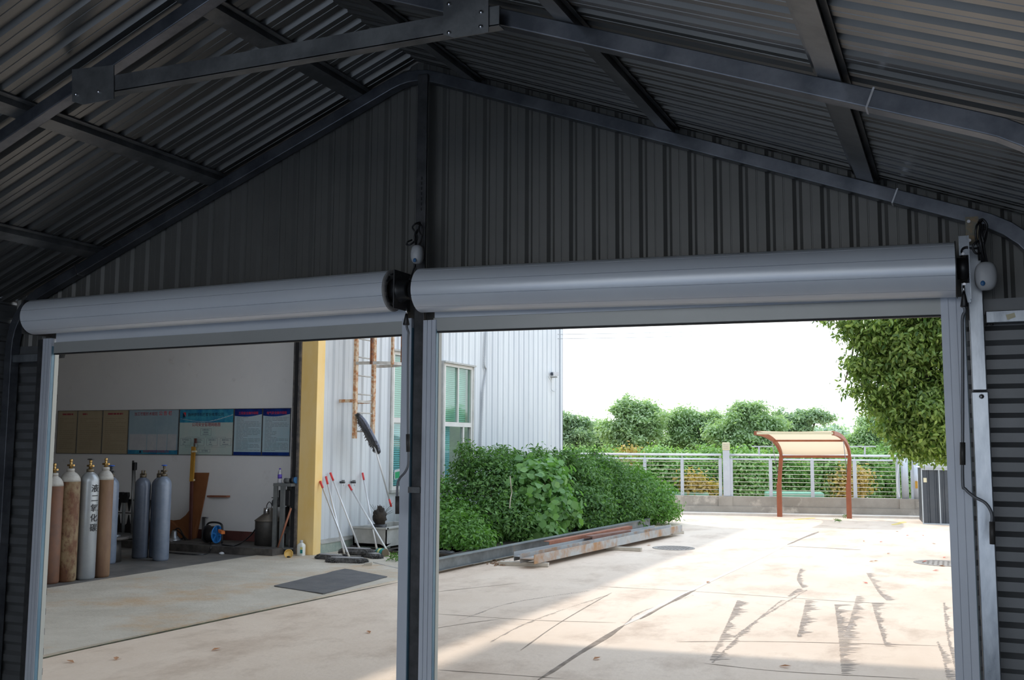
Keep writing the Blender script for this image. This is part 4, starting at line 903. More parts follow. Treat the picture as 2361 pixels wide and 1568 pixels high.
for y in (1039, 1105): part(MB().bar(ew(448 - (y - 1039) * .07, y, .165), ew(448 - (y - 1039) * .07, y + 4, .165), .085, .035, (0, -1, 0)), 'cream_band', M['cream'], t)
# dark cut-out fixture plate on the wall
mb = MB(); X0, X1 = ew(254, 1180).x, ew(345, 1180).x; zt, zb = ew(300, 1151).z, ew(300, 1215).z; yv = YE - .05
mb.box((X0, yv, zt - .03), (X1, yv + .008, zt)).box((X0, yv, (zt + zb) / 2 - .008), (X1, yv + .008, (zt + zb) / 2 + .008)).box((X0, yv, ZP), (X1, yv + .008, zb))
for k in range(5):
    x = X0 + (X1 - X0) * k / 4
    for s in (-1, 1):
        for zz, up_ in ((zt, -1), (zb, 1)):
            q = [(x, yv, zz)] + [(x + s * .14 * (1 - math.sin(a)), yv, zz + up_ * .30 * (1 - math.cos(a)) * .6) for a in (0, .5, 1.0, 1.57)] 
            mb.prism([(x, yv, zz), (x + s * .12, yv, zz), (x + s * .04, yv, zz + up_ * .06), (x + s * .012, yv, zz + up_ * .20), (x, yv, zz + up_ * .22)], (0, .008, 0))
tag(mb.build('cutout_plate', M['rubber']), 'black steel plate with rounded cut-outs standing against the wall behind the cylinders', 'steel plate')
# roller stand and platform scale
t = thing('roller_stand', 'black V-head roller stand between the two groups of cylinders', 'stand', atz(283, 1247, ZP))
c = aty(283, 1230, 13.3); part(MB().tube([(c.x, 13.3, ZP + .02), (c.x, 13.3, .74)], .03, 10), 'stand_post', M['machgrey'], t)
part(MB().box((c.x - .16, 13.15, ZP), (c.x + .16, 13.45, ZP + .03)), 'base_plate', M['rubber'], t)
part(MB().prism([(c.x - .05, 13.27, .70), (c.x + .05, 13.27, .70), (c.x + .10, 13.27, .82), (c.x + .09, 13.27, .88), (c.x + .03, 13.27, .88), (c.x, 13.27, .82), (c.x - .035, 13.27, .88), (c.x - .10, 13.27, .88), (c.x - .11, 13.27, .81)], (0, .06, 0)), 'vee_head', M['rubber'], t)
t = thing('platform_scale', 'grey platform scale with a tall thin column behind the dark twin-valve cylinder', 'scale', atz(298, 1240, ZP))
c = aty(300, 1240, 13.05)
part(MB().box((c.x - .45, 12.85, ZP + .02), (c.x + .18, 13.25, ZP + .07)), 'platform', M['galvdull'], t)
part(MB().tube([(c.x - .02, 13.1, ZP + .07), aty(307, 1062, 13.1)], .018, 8), 'column', M['galvdull'], t)
part(MB().tube([(c.x + .05, 13.12, ZP + .07), aty(311, 1078, 13.12)], .010, 8), 'rod', M['galvdull'], t)
part(MB().box((aty(306, 1070, 13.06).x, 13.04, aty(300, 1084, 13.06).z), (aty(313, 1070, 13.06).x, 13.10, aty(300, 1066, 13.06).z)), 'indicator', M['blackp'], t, .01)
# round stool with a disc on it
c = atz(250, 1296); t = thing('round_stool', 'low round stool behind the brown gas cylinder', 'stool', c)
part(MB().lathe([(.18, .0), (.16, .33)], c, 18), 'stool_base', M['drum'], t); part(MB().lathe([(.27, .33), (.27, .365), (.25, .37)], c, 24), 'stool_top', M['platform'], t)
tag(MB().lathe([(.11, 0), (.11, .02), (.06, .03), (.03, .09), (.0001, .095)], c + Vector((.06, 0, .37)), 16).build('steel_fitting', M['galv']), 'small bright steel fitting lying on the low round stool', 'fitting')
# bell lamp on the platform
c = atz(401, 1247, ZP); t = thing('bell_lamp_shade', 'small silver bell-shaped lamp shade lying on the platform right of the cylinders', 'lamp shade', c)
part(MB().lathe([(.13, 0), (.11, .03), (.055, .085), (.045, .15), (.03, .17)], c, 20), 'shade', M['galv'], t)
part(MB().lathe([(.03, 0), (.03, .04)], c + Vector((.06, -.15, .03)), 12, (1, -.4, 0)), 'bulb_socket', M['bolt'], t)
mb = MB()
for L in ([(392, 1240), (400, 1222), (415, 1228), (428, 1246), (440, 1250)], [(398, 1226), (412, 1218), (424, 1236), (436, 1248)], [(404, 1250), (425, 1240), (436, 1250)]): mb.tube(smooth_path([aty(x, y, 13.25) for x, y in L], 6), .010, 6)
tag(mb.build('tangled_cable', M['blackp']), 'tangle of black cable on the platform behind the silver lamp shade', 'cable')
# cable reel
c = atz(491, 1254, ZP); t = thing('cable_reel', 'black cable reel with blue spoked side and orange plug on the platform', 'cable reel', c)
ax = Vector((1, .05, 0)).normalized(); cc = c + Vector((0, 0, .155)); R_ = .145
part(MB().lathe([(.10, -.10), (.125, -.095), (.128, 0), (.125, .06), (.10, .065)], cc, 28, ax), 'wound_cable', M['blackp'], t)
part(MB().lathe([(R_, -.12), (R_, -.108)], cc, 28, ax), 'rear_flange', M['blackp'], t)
rg = [(R_, .066), (R_, .078), (R_ * .86, .078), (R_ * .86, .066)]; mb = MB().lathe(rg, cc, 28, ax); u = ax.orthogonal().normalized(); v = ax.cross(u)
for k in range(6):
    a = k * PI / 3; d = u * math.cos(a) + v * math.sin(a); mb.bar(cc + ax * .072 + d * .03, cc + ax * .072 + d * R_ * .88, .026, .010, tuple(ax))
mb.lathe([(.04, .064), (.04, .085)], cc, 14, ax); part(mb, 'spoked_flange', M['reelblue'], t)
part(MB().tube(smooth_path([cc + Vector((-.15, .0, -.14)), cc + Vector((-.15, .0, .06)), cc + Vector((-.10, .0, .175)), cc + Vector((.12, .0, .18)), cc + Vector((.18, .0, .10)), cc + Vector((.18, .0, -.14))], 6), .016, 8), 'carry_frame', M['blackp'], t)
part(MB().obox(cc + Vector((.20, -.04, .05)), (.05, -.02, -.012), (.012, .03, 0), (0, 0, .022)), 'plug', M['orange'], t)
t = thing('angle_bracket', 'short upright galvanised bracket against the wall behind the cable reel', 'bracket', ew(473, 1225)); part(MB().box((ew(469, 1192).x, YE - .06, ZP), (ew(476, 1192).x, YE - .05, ew(472, 1192).z)).box((ew(469, 1192).x, YE - .06, ew(472, 1194).z), (ew(479, 1192).x, YE - .014, ew(472, 1192).z)), 'bracket_plate', M['galv'], t)
L = [atz(512, 1256, ZP + .01), atz(540, 1258, ZP + .01), aty(563, 1247, 13.3), aty(580, 1232, 13.3), aty(594, 1213, 13.2)]
tag(MB().tube(smooth_path(L, 8), .011, 7).build('power_cable', M['blackp']), 'black power cable running from the cable reel up to the dark drum', 'cable')
L = [atz(486, 1252, ZP + .01), aty(486, 1262, 12.70), atz(482, 1274, .012), atz(465, 1279, .012), atz(420, 1277, .012), atz(380, 1273, .012)]
tag(MB().tube(smooth_path(L, 8), .014, 7).build('floor_hose', M['darksteel']), 'dark hose hanging off the platform edge onto the workshop floor', 'hose')
tag(MB().ell(atz(511, 1276, .02), .045, .04, .022, 10, 8, .12).build('paper_scrap', M['paper']), 'crumpled white paper scrap on the workshop floor before the platform', 'paper')
mb = MB()
for q in ((430, 1283), (560, 1282)): pass
# drum with conical lid
c = atz(618, 1256, ZP); t = thing('steel_drum', 'dark steel drum with a conical lid behind the grey machine stand', 'drum', c)
hb = aty(618, 1199, c.y).z - ZP; part(MB().lathe([(.215, 0), (.215, hb - .02), (.205, hb)], c, 30), 'drum_body', M['drum'], t)
ld = part(MB().lathe([(.225, hb - .012), (.225, hb), (.09, hb + .10), (.085, hb + .19), (.07, hb + .195)], c, 30), 'conical_lid', M['lid'], t)
part(MB().lathe([(.045, hb + .10), (.045, hb + .17), (.03, hb + .2)], c + Vector((.02, -.08, 0)), 14), 'socket', M['bolt'], ld)
part(MB().tube(smooth_path([c + Vector((-.05, 0, hb + .19)), c + Vector((-.045, 0, hb + .24)), c + Vector((0, 0, hb + .29)), c + Vector((.045, 0, hb + .25)), c + Vector((.05, 0, hb + .19))], 6), .007, 6), 'lid_handle', M['darksteel'], ld)
# machine stand, bottle, grinder
ys = 13.0; gx = lambda px: aty(px, 1200, ys).x; gz = lambda py: aty(640, py, ys).z
t = thing('machine_stand', 'grey angle-iron machine stand just inside the workshop opening', 'machine', (gx(645), ys, 0))
for a, b_, yy in ((630, 638, ys), (646, 655, ys), (630, 637, ys + .35), (662, 669, ys + .3)): part(MB().box((gx(a), yy - .02, 0), (gx(b_), yy + .02, gz(1116))), 'leg', M['machgrey'], t, .002)
tp = part(MB().box((gx(630), ys - .03, gz(1121)), (gx(672), ys + .38, gz(1114))), 'top_plate', M['machgrey'], t, .003)
part(MB().box((gx(638), ys + .02, gz(1166)), (gx(664), ys + .30, gz(1130))).box((gx(640), ys + .05, gz(1215)), (gx(652), ys + .2, gz(1170))), 'gear_housing', M['blackp'], t, .01)
part(MB().lathe([(.07, 0), (.07, .12)], (gx(633), ys + .12, gz(1160)), 16, (0, -1, 0)), 'pulley', M['darksteel'], t)
part(MB().box((gx(634), ys - .02, gz(1266)), (gx(672), ys + .36, gz(1262))), 'lower_shelf', M['machgrey'], t)
part(MB().tube([(gx(625), ys, gz(1148)), (gx(640), ys, gz(1148))], .008, 6).tube([(gx(629), ys, gz(1119)), (gx(634), ys, gz(1126))], .01, 6), 'lever', M['darksteel'], t)
cb = Vector((gx(639.5), ys + .03, gz(1114))); t = thing('water_bottle', 'clear water bottle with a violet label on top of the machine stand', 'bottle', cb)
part(MB().lathe([(.030, 0), (.033, .01), (.032, .08), (.033, .14), (.028, .175), (.014, .21), (.014, .215)], cb, 16), 'bottle_body', M['water'], t)
part(MB().lathe([(.0338, .072), (.0338, .138)], cb, 16), 'label_band', M['violet'], t); part(MB().lathe([(.0155, .213), (.0155, .235), (.002, .236)], cb, 12), 'cap', M['violet'], t)
cg = Vector((gx(650), ys + .05, gz(1108))); t = thing('angle_grinder', 'grey power tool with a black and blue end beside the water bottle', 'power tool', cg)
part(MB().tube([cg, cg + Vector((.12, 0, 0))], .040, 14), 'tool_body', M['machgrey'], t); part(MB().tube([cg + Vector((.12, 0, 0)), cg + Vector((.19, 0, .01))], [.05, .052], 14), 'motor_end', M['blackp'], t); part(MB().tube([cg + Vector((.19, 0, .01)), cg + Vector((.215, 0, .01))], .050, 14), 'blue_cap', M['bluep'], t)
t = thing('brown_pole', 'red-brown pole leaning diagonally on the machine stand', 'pole', atz(636, 1278)); part(MB().tube([atz(636, 1277, .02), aty(671, 1172, 12.98)], .016, 10), 'pole_shaft', M['rust'], t); part(MB().tube([atz(635.5, 1279, .015), atz(637, 1273, .05)], .02, 10), 'ferrule', M['darksteel'], t)
t = thing('orange_case', 'narrow orange case standing behind the machine stand', 'case', (gx(668), ys + .2, 0)); part(MB().box((gx(664), ys + .32, 0), (gx(671), ys + .42, gz(1219))), 'case_body', M['gold'], t, .004); part(MB().tube(smooth_path([(gx(665), ys + .31, gz(1228)), (gx(670), ys + .30, gz(1235)), (gx(669), ys + .30, gz(1250)), (gx(664), ys + .31, gz(1260))], 5), .006, 6), 'strap', M['blackp'], t)
# jug and cap by the column
c = atz(694, 1283.5); t = thing('plastic_jug', 'white plastic jug with a teal and yellow label at the foot of the yellow column', 'jug', c)
mb = MB(); s = .060
pr = [(1, 0), (1, .165), (.93, .185), (.45, .215), (.36, .22)]
vs = []; n = 24
for f, z in pr:
    for k in range(n):
        a = 2 * PI * k / n; cx = abs(math.cos(a)) ** .5 * math.copysign(1, math.cos(a)); sx = abs(math.sin(a)) ** .5 * math.copysign(1, math.sin(a))
        vs.append((c.x + s * f * (cx if f > .6 else math.cos(a)), c.y + s * .8 * f * (sx if f > .6 else math.sin(a)), z))
mb.add(vs, [(i * n + k, i * n + (k + 1) % n, (i + 1) * n + (k + 1) % n, (i + 1) * n + k) for i in range(4) for k in range(n)], True); mb.add(vs[-n:], [tuple(range(n))])
part(mb, 'jug_body', M['jugw'], t); part(MB().lathe([(.024, .217), (.024, .25), (.01, .252)], c, 14), 'screw_cap', M['whitep'], t)
part(MB().box((c.x + .015, c.y - .0495, .055), (c.x + .061, c.y - .0485, .11)), 'teal_label', M['teal'], t); part(MB().box((c.x + .015, c.y - .0495, .115), (c.x + .061, c.y - .0485, .15)), 'yellow_label', M['pale_yellow'], t)
c = atz(665, 1288.5) + Vector((0, 0, .075)); d = (CAM - c).normalized(); t = thing('yellow_lid', 'round worn yellow plastic lid standing on edge before the sliding-door track', 'lid', (c.x, c.y, .02))
part(MB().lathe([(.068, 0), (.068, .035), (.061, .035), (.061, .010), (.0001, .010)], c, 26, (d.x, d.y, .12)), 'lid_dish', M['capyellow'], t); part(MB().ell((c.x + .015, c.y - .02, .03), .03, .02, .014, 10, 6, .2), 'dark_clot', M['soil'], t)

# ------------------------------------------------------------------ mops
def mophead(parent, c, d, L, W, top, h=.055, seed=0, m='mop'):
    rr = random.Random(seed); d = Vector(d).normalized(); up_ = Vector((0, 0, 1)); s = d.cross(up_).normalized(); up_ = s.cross(d).normalized(); c = Vector(c)
    vs = []; n = 40; rings = [(.80, 0), (1.04, .12), (1.08, .45), (1.0, .8), (.86, 1.0)]
    for f, z in rings:
        for k in range(n):
            a = 2 * PI * k / n; ex = abs(math.cos(a)) ** .55 * math.copysign(1, math.cos(a)); q = f * (1 + (rr.uniform(-.10, .10) if z < .9 else 0))
            vs.append(c + d * (L / 2 * ex * q) + s * (W / 2 * math.sin(a) * q) + up_ * (h * z + (rr.uniform(-.006, .006) if 0 < z < .9 else 0)))
    mb = MB().add(vs, [(i * n + k, i * n + (k + 1) % n, (i + 1) * n + (k + 1) % n, (i + 1) * n + k) for i in range(4) for k in range(n)], False)
    mb.add(vs[:n], [tuple(reversed(range(n)))])
    yn = part(mb, 'yarn_fringe', M[m], parent)
    tv = [v + up_ * .004 for v in vs[-n:]]
    part(MB().add(tv + [v - up_ * .006 for v in tv], [tuple(range(n))] + [(k, n + k, n + (k + 1) % n, (k + 1) % n) for k in range(n)]), 'cloth_top', M[top], parent)
    tf = MB()
    for k in range(150):                   # loose yarn ends around the rim
        a = rr.uniform(0, 2 * PI); ex = abs(math.cos(a)) ** .55 * math.copysign(1, math.cos(a)); p = c + d * (L / 2 * ex) + s * (W / 2 * math.sin(a)) + up_ * h * rr.uniform(.2, .7)
        o_ = (d * ex * L * .06 + s * math.sin(a) * W * .22); tf.tube([p, p + o_ * .6 + up_ * rr.uniform(-.01, .01), p + o_ * rr.uniform(.8, 1.3) + up_ * rr.uniform(-.03, .0)], [.006, .005, .003], 4)
    part(tf, 'loose_yarn', M[m], parent)['kind'] = 'stuff'
def mop(lab, top, bot, head=None, grip=.14, hz=.05, seed=0, dirty=True, wallx=XF + .075, topc='moptop'):
    A = atx(top[0], top[1], wallx) if not isinstance(top, Vector) else top; B = atz(bot[0], bot[1], hz) if not isinstance(bot, Vector) else bot
    t = thing('mop', lab, 'mop', (B.x, B.y, 0)); d = (A - B).normalized()
    part(MB().tube([B, A - d * grip], .0145, 10), 'handle', M['handle'], t); part(MB().tube([A - d * grip, A], [.0165, .0185], 10), 'red_grip', M['red'], t)
    part(MB().tube([B - d * .01, B + d * .10], .017, 10), 'socket', M['wood'] if dirty else M['blackp'], t)
    if head: mophead(t, head[0], head[1], head[2], head[3], topc, .085, seed)
    return t, A, B
mop('mop with a red grip leaning closest to the yellow column, big pale head in front', (738.5, 1110), (806, 1287), (atz(800, 1299, .002), (1, .25, 0), .58, .20), seed=1)
mop('mop with a red grip, second from the yellow column, its handle nearly upright', (751.5, 1099), (795, 1280), (atz(762, 1292, .002), (1, -.12, 0), .50, .17), seed=2)
mop('mop with a red grip, tallest of the three nearest the yellow column', (761.5, 1090), (832, 1273), (atz(842, 1282, .002), (1, .15, 0), .62, .18), seed=3)
mop('mop with a red grip leaning at the widest slant towards the sink', (804, 1118), (897, 1277), (atz(858, 1288, .002), (1, -.5, 0), .42, .16), seed=4)
mop('mop with a red grip standing furthest back, beside the sink', (836, 1091), (869, 1268), (atz(843, 1267, .002), (1, .35, 0), .55, .20), seed=5)
A, B = atz(729, 1284, .03), atz(792, 1281, .06)
t = thing('mop', 'mop lying flat with its red grip touching the foot of the yellow column', 'mop', (B.x, B.y, 0)); d = (A - B).normalized()
part(MB().tube([B, A - d * .14], .0145, 10), 'handle', M['handle'], t); part(MB().tube([A - d * .14, A], [.0165, .0185], 10), 'red_grip', M['red'], t)
part(MB().tube([B - d * .08, B + d * .03], .022, 10), 'socket', M['blackp'], t); mophead(t, atz(822, 1277, .06), (1, .2, 0), .52, .18, 'moptop', .085, 9)
# mop hung upside down on the ladder
XM = XL + .10
A, B = atx(902, 1168, XM + .1), atx(857, 1004, XM)
t = thing('mop', 'upside-down mop hooked on the rusty ladder with its grey head uppermost', 'mop', A); d = (A - B).normalized()
part(MB().tube([B, A - d * .14], .0145, 10), 'handle', M['handle'], t); part(MB().tube([A - d * .14, A], [.0165, .0185], 10), 'red_grip', M['red'], t)
h0, h1 = atx(827, 957, XM), atx(871, 1041, XM + .02); hc = (h0 + h1) / 2; hd = (h1 - h0); L = hd.length; hd.normalize()
sd = Vector((.85, -.5, .1)); sd = (sd - hd * sd.dot(hd)).normalized(); nn = hd.cross(sd).normalized()
for (w0, w1, off, mm, nm) in ((.10, .085, .0, 'mop', 'yarn_fringe'), (.075, .06, .035, 'moptopb', 'cloth_top')):
    rr = random.Random(5); vs = []; n = 36
    for f, z in ((.9, -.03), (1.05, -.01), (1.0, .02)):
        for k in range(n):
            a = 2 * PI * k / n; q = f * (1 + rr.uniform(-.07, .07) * (mm == 'mop')); ex = abs(math.cos(a)) ** .6 * math.copysign(1, math.cos(a))
            vs.append(hc + hd * (L / 2 * ex * q) + sd * ((w0 * math.sin(a)) * q + off) + nn * z)
    part(MB().add(vs, [(i * n + k, i * n + (k + 1) % n, (i + 1) * n + (k + 1) % n, (i + 1) * n + k) for i in range(2) for k in range(n)] + [tuple(range(n)), tuple(reversed(range(2 * n, 3 * n)))]), nm, M[mm], t)
part(MB().tube([B - d * .05, B + d * .04], .02, 10), 'socket', M['rust'], t)
rr = random.Random(8); mb = MB()
for k in range(160):
    a = rr.uniform(0, 2 * PI); ex = abs(math.cos(a)) ** .6 * math.copysign(1, math.cos(a)); p = hc + hd * (L / 2 * ex) + sd * (.09 * math.sin(a)) + nn * rr.uniform(-.02, .02)
    o_ = hd * ex * .04 + sd * (math.sin(a) * .045) - sd * .02; mb.tube([p, p + o_ * .6, p + o_ + Vector((0, 0, -.02))], [.008, .006, .004], 4)
part(mb, 'loose_yarn', M['mop'], t)['kind'] = 'stuff'
# poker and wire hoop on the ground
tag(MB().tube([atz(856, 1297, .012), atz(920, 1312, .012)], .014, 8).build('steel_pipe', M['rung']), 'thin rusty pipe lying on the ground behind the black mat', 'pipe')
t = thing('wire_loop_tool', 'long thin wire loop with a small wooden block lying behind the black mat', 'wire tool', atz(849, 1305))
part(MB().tube(smooth_path([atz(x, y, .008) for x, y in ((815, 1303), (848, 1306), (880, 1311), (905, 1317), (911, 1319), (905, 1321), (870, 1313), (858, 1308))], 6), .006, 6), 'wire', M['rust2'], t)
c = atz(849, 1307, .0); part(MB().obox(c + Vector((0, 0, .03)), (.05, .03, .01), (-.02, .04, .0), (.0, .0, .03)), 'block', M['wood'], t, .004)
# rubber mat
P = [atz(632, 1352, .02), atz(795, 1312, .02), atz(893, 1331, .02), atz(746, 1370.5, .02)]
mb = MB(); nu, nv = 10, 6; vs = []
for j in range(nv + 1):
    for i in range(nu + 1):
        a = P[0].lerp(P[1], i / nu); b_ = P[3].lerp(P[2], i / nu); p = a.lerp(b_, j / nv); vs.append((p.x + random.uniform(-.008, .008), p.y + random.uniform(-.008, .008), .026 + random.uniform(0, .006)))
n = len(vs); vs += [(x, y, z - .009) for x, y, z in vs]; W_ = nu + 1
fs = [(j * W_ + i, j * W_ + i + 1, (j + 1) * W_ + i + 1, (j + 1) * W_ + i) for j in range(nv) for i in range(nu)]
fs += [tuple(n + k for k in reversed(f)) for f in fs]; rim = [i for i in range(W_)] + [j * W_ + nu for j in range(1, nv + 1)] + [nv * W_ + i for i in range(nu - 1, -1, -1)] + [j * W_ for j in range(nv - 1, 0, -1)]
fs += [(rim[k], n + rim[k], n + rim[(k + 1) % len(rim)], rim[(k + 1) % len(rim)]) for k in range(len(rim))]
tag(mb.add(vs, fs, False).build('rubber_mat', M['matblk']), 'flat black rubber mat lying on the pale ramp in front of the mops', 'mat')
# sink trough with a pot and a can
c0 = atz(882, 1270); x0 = c0.x; t = thing('concrete_sink', 'grey concrete sink trough on blocks behind the centre post', 'sink', (x0, c0.y, 0))
x0, y0 = -9.15, atx(880, 1240, -8.6).y; y1 = y0 + 1.25; zt = aty(890, 1217, y0).z; zb = aty(890, 1262, y0).z; X1 = x0 + .62
mb = MB().box((x0, y0, zb), (X1, y0 + .05, zt)).box((x0, y1 - .05, zb), (X1, y1, zt)).box((x0, y0, zb), (x0 + .05, y1, zt)).box((X1 - .05, y0, zb), (X1, y1, zt)).box((x0, y0, zb), (X1, y1, zb + .05))
mb.box((x0 - .02, y0 - .03, zt - .03), (X1 + .03, y0 + .05, zt)).box((X1 - .05, y0, zt - .03), (X1 + .03, y1, zt)); part(mb, 'trough', M['flash'], t, .004)
for yy in (y0 + .08, y1 - .25): part(MB().box((x0 + .05, yy, 0), (X1 - .05, yy + .16, zb)), 'support_block', M['curb'], t)
c = Vector((X1 - .22, y0 + .18, zb + .05)); t = thing('withered_potted_plant', 'black pot with a withered dark root ball standing in the sink trough', 'potted plant', c)
part(MB().lathe([(.08, 0), (.11, .20), (.115, .30)], c, 14), 'pot', M['blackp'], t); mb = MB().ell((c.x, c.y, c.z + .42), .11, .11, .16, 14, 10, .25)
for k in range(26): a = random.uniform(0, 2 * PI); e = random.uniform(.1, .26); mb.tube([c + Vector((0, 0, .4)), c + Vector((math.cos(a) * e, math.sin(a) * e, .4 + random.uniform(-.05, .25)))], [.006, .002], 4)
part(mb, 'root_ball', M['soil'], t)
c = atz(881, 1275, .07); t = thing('paint_can', 'green and yellow paint can lying on its side between the sink and the mops', 'paint can', (c.x, c.y, 0))
part(MB().lathe([(.068, -.09), (.068, .07)], c, 20, (1, -.35, 0)), 'can_body', M['teal'], t); part(MB().lathe([(.0688, -.05), (.0688, .0)], c, 20, (1, -.35, 0)), 'yellow_band', M['pale_yellow'], t); part(MB().lathe([(.071, .07), (.071, .08), (.06, .08)], c, 20, (1, -.35, 0)), 'can_rim', M['bronze'], t)
struct(MB().box((-8.4, 14.0, 0), (-7.3, 14.9, .05)), 'trim_60', M['flash'])
g0 = atz(910, 1295); gt = leaves('grass_tuft', M['leafshrub2'], [(g0.x + .05, g0.y, .06, .14, .18, .07), (g0.x + .2, g0.y + .4, .08, .18, .25, .10)], 420, .07, None, droop=-.6, aspect=.16, seed=5); tag(gt, 'tuft of weeds growing between the sink and the centre post', 'weeds', kind='stuff')
# ------------------------------------------------------------------ stacked steel beams
def hbeam(lab, a, b, w, h, m, tw=.008, web='h', name='steel_girder'):
    """beam from a to b (points under its near lower edge); web 'h': flanges upright, web level; 'v': I beam; 'c': channel on edge"""
    a, b = Vector(a), Vector(b); d = (b - a).normalized(); s = Vector((-d.y, d.x, 0)).normalized(); u = Vector((0, 0, 1)); mb = MB()
    def bx(o0, o1, z0, z1): mb.hexa([a + s * o0 + u * z0, b + s * o0 + u * z0, b + s * o1 + u * z0, a + s * o1 + u * z0], [a + s * o0 + u * z1, b + s * o0 + u * z1, b + s * o1 + u * z1, a + s * o1 + u * z1])
    if web == 'h': bx(0, tw, 0, h); bx(w - tw, w, 0, h); bx(tw, w - tw, h * .46, h * .46 + tw)
    elif web == 'v': bx(0, w, 0, tw); bx(0, w, h - tw, h); bx(w / 2 - tw / 2, w / 2 + tw / 2, tw, h - tw)
    else: bx(0, tw, 0, h); bx(tw, w, 0, tw); bx(tw, w, h - tw, h)
    return tag(mb.build(name, M[m]), lab, 'steel beam')
hbeam('dark grey I-beam lying along the foot of the shrubs', atz(1004, 1319, .035), atz(1505, 1213, .035), .13, .16, 'beamdark', web='v')
fa, fb = atz(1232, 1301, .065), atz(1573, 1226, .065)
hbeam('grey primed H-beam with rust patches, front one of the stack in the yard', fa, fb, .235, .13, 'beamgrey')
d = (fb - fa).normalized(); s = Vector((-d.y, d.x, 0))
hbeam('grey primed H-beam lying directly behind the front beam of the stack', fa + s * .245 + d * .2, fb + s * .245 - d * .35, .20, .13, 'beamgrey2')
hbeam('red-brown channel beam furthest back in the stack, against the shrubs', fa + s * .52 + d * 1.5, fb + s * .56 - d * 1.2, .10, .17, 'rust', web='c')
hbeam('short dark brown channel beam lying on the middle of the stack', fa + s * .28 + d * 2.6 + Vector((0, 0, .128)), fb + s * .30 - d * 1.9 + Vector((0, 0, .10)), .14, .05, 'rust2', web='c')
for (p, q, hh, lab) in (((1148, 1304), (1262, 1308), .06, 'weathered timber block under the near end of the stacked beams'), ((1396, 1268), (1477, 1272), .06, 'long weathered timber sticking out from under the middle of the stack'),
                        ((1545, 1233), (1572, 1231), .06, 'timber block under the far end of the stacked beams')):
    a, b = atz(*p), atz(*q); tag(MB().bar(a + Vector((0, .05, hh / 2)), b + Vector((0, .05, hh / 2)), .09, hh - .004).build('timber_block', M['wood'], None, .004), lab, 'timber block')
a0 = atz(1150, 1300); mb = MB()
for k in range(60): x, y = a0.x + random.gauss(0, .16), a0.y + random.gauss(0, .12); r_ = random.uniform(.008, .02); mb.obox((x, y, .012), (r_, r_ * .4, .004), (-r_ * .4, r_, 0), (0, .003, r_ * .4))
tag(mb.build('dry_litter', M['litter']), 'patch of dry leaf litter by the near end of the stacked beams', 'litter', kind='stuff')
c = atz(1028, 1278, .03); tag(MB().ell((c.x, c.y, .04), .16, .10, .05, 14, 8, .25).build('black_rag', M['blackp']), 'crumpled black rag on the ground at the near end of the shrubs', 'rag')

# ------------------------------------------------------------------ shrubs
def shrub(lab, base, blobs, n, m, size, seed, cat='shrub', name='shrub', **k):
    t = thing(name, lab, cat, base)
    part_ = leaves('foliage', M[m], blobs, n, size, t, seed=seed, **k)
    mb = stems(base, blobs, 9, .018, seed); part(mb, 'stems', M['bark'], t); return t
clipw = lambda P: P[:, 0] > XF + .12
SH = [((-8.25, 15.7), [(-8.3, 15.7, .42, .55, .6, .45), (-7.75, 15.2, .28, .55, .6, .32), (-8.6, 16.2, .65, .45, .4, .5), (-7.4, 14.9, .18, .4, .45, .2)], 'low leafy shrub nearest the centre post, below the right window', 6500),
      ((-8.0, 16.9), [(-8.0, 16.8, .75, .85, .75, .8), (-7.45, 16.3, .42, .6, .6, .45), (-8.15, 16.9, 1.28, .42, .5, .40), (-8.3, 16.5, 1.50, .13, .16, .32), (-7.9, 17.3, 1.50, .12, .14, .28)], 'dark shrub with one tall shoot rising before the pale cladding', 12000),
      ((-7.8, 18.2), [(-7.8, 18.1, .75, .95, .85, .85), (-7.2, 17.6, .42, .65, .6, .46), (-7.9, 17.8, 1.32, .45, .5, .32), (-7.7, 18.6, 1.34, .4, .4, .30), (-7.6, 18.2, 1.52, .12, .12, .22)], 'full dark green shrub behind the broad-leaved vine', 12000),
      ((-7.4, 19.5), [(-7.4, 19.5, .75, .95, .85, .80), (-6.9, 19.1, .45, .65, .7, .48), (-7.6, 19.6, 1.25, .5, .6, .36), (-7.3, 19.2, 1.45, .15, .15, .22), (-7.5, 20.0, 1.45, .14, .14, .22)], 'shrub in the middle right of the row below the end of the hall wall', 12000),
      ((-7.05, 20.9), [(-7.05, 20.9, .72, .9, .85, .72), (-6.6, 20.4, .45, .65, .7, .45), (-7.3, 21.1, 1.15, .5, .5, .34), (-7.6, 21.5, 1.4, .22, .25, .33), (-6.9, 20.6, 1.3, .14, .14, .2)], 'shrub second from the right end of the row, before the railing', 11000),
      ((-6.6, 22.1), [(-6.65, 22.0, .58, .75, .75, .56), (-6.25, 21.8, .38, .55, .6, .36), (-6.85, 22.3, .92, .42, .45, .28)], 'rounded sunlit shrub at the right end of the row', 8500)]
for i, ((bx, by), bl, lab, n) in enumerate(SH):
    shrub(lab, (bx, by, 0), bl, n, 'leafshrub2' if i in (0, 5) else 'leafshrub', .075, 20 + i, shell=.62, clump=9, csize=.085, aspect=.42, clip=clipw, zmin=.03)
v = [(-7.15, 17.2, .95, .32, .6, .42), (-6.95, 17.4, .55, .32, .5, .45), (-7.35, 17.7, 1.2, .4, .5, .26), (-6.9, 16.9, .35, .3, .35, .28)]
shrub('broad-leaved pale green vine climbing over the middle of the shrub row', (-6.95, 17.3, 0), v, 2300, 'leafvine', .14, 41, 'vine', 'climbing_vine', shell=.8, aspect=.85, clump=4, csize=.12)
mb = MB().tube(smooth_path([atd(1176, 1098, 17.1), atd(1178, 1120, 17.0), atd(1180, 1135, 17.05), atd(1177, 1150, 16.9), atd(1175, 1172, 16.8)], 5), .010, 6)
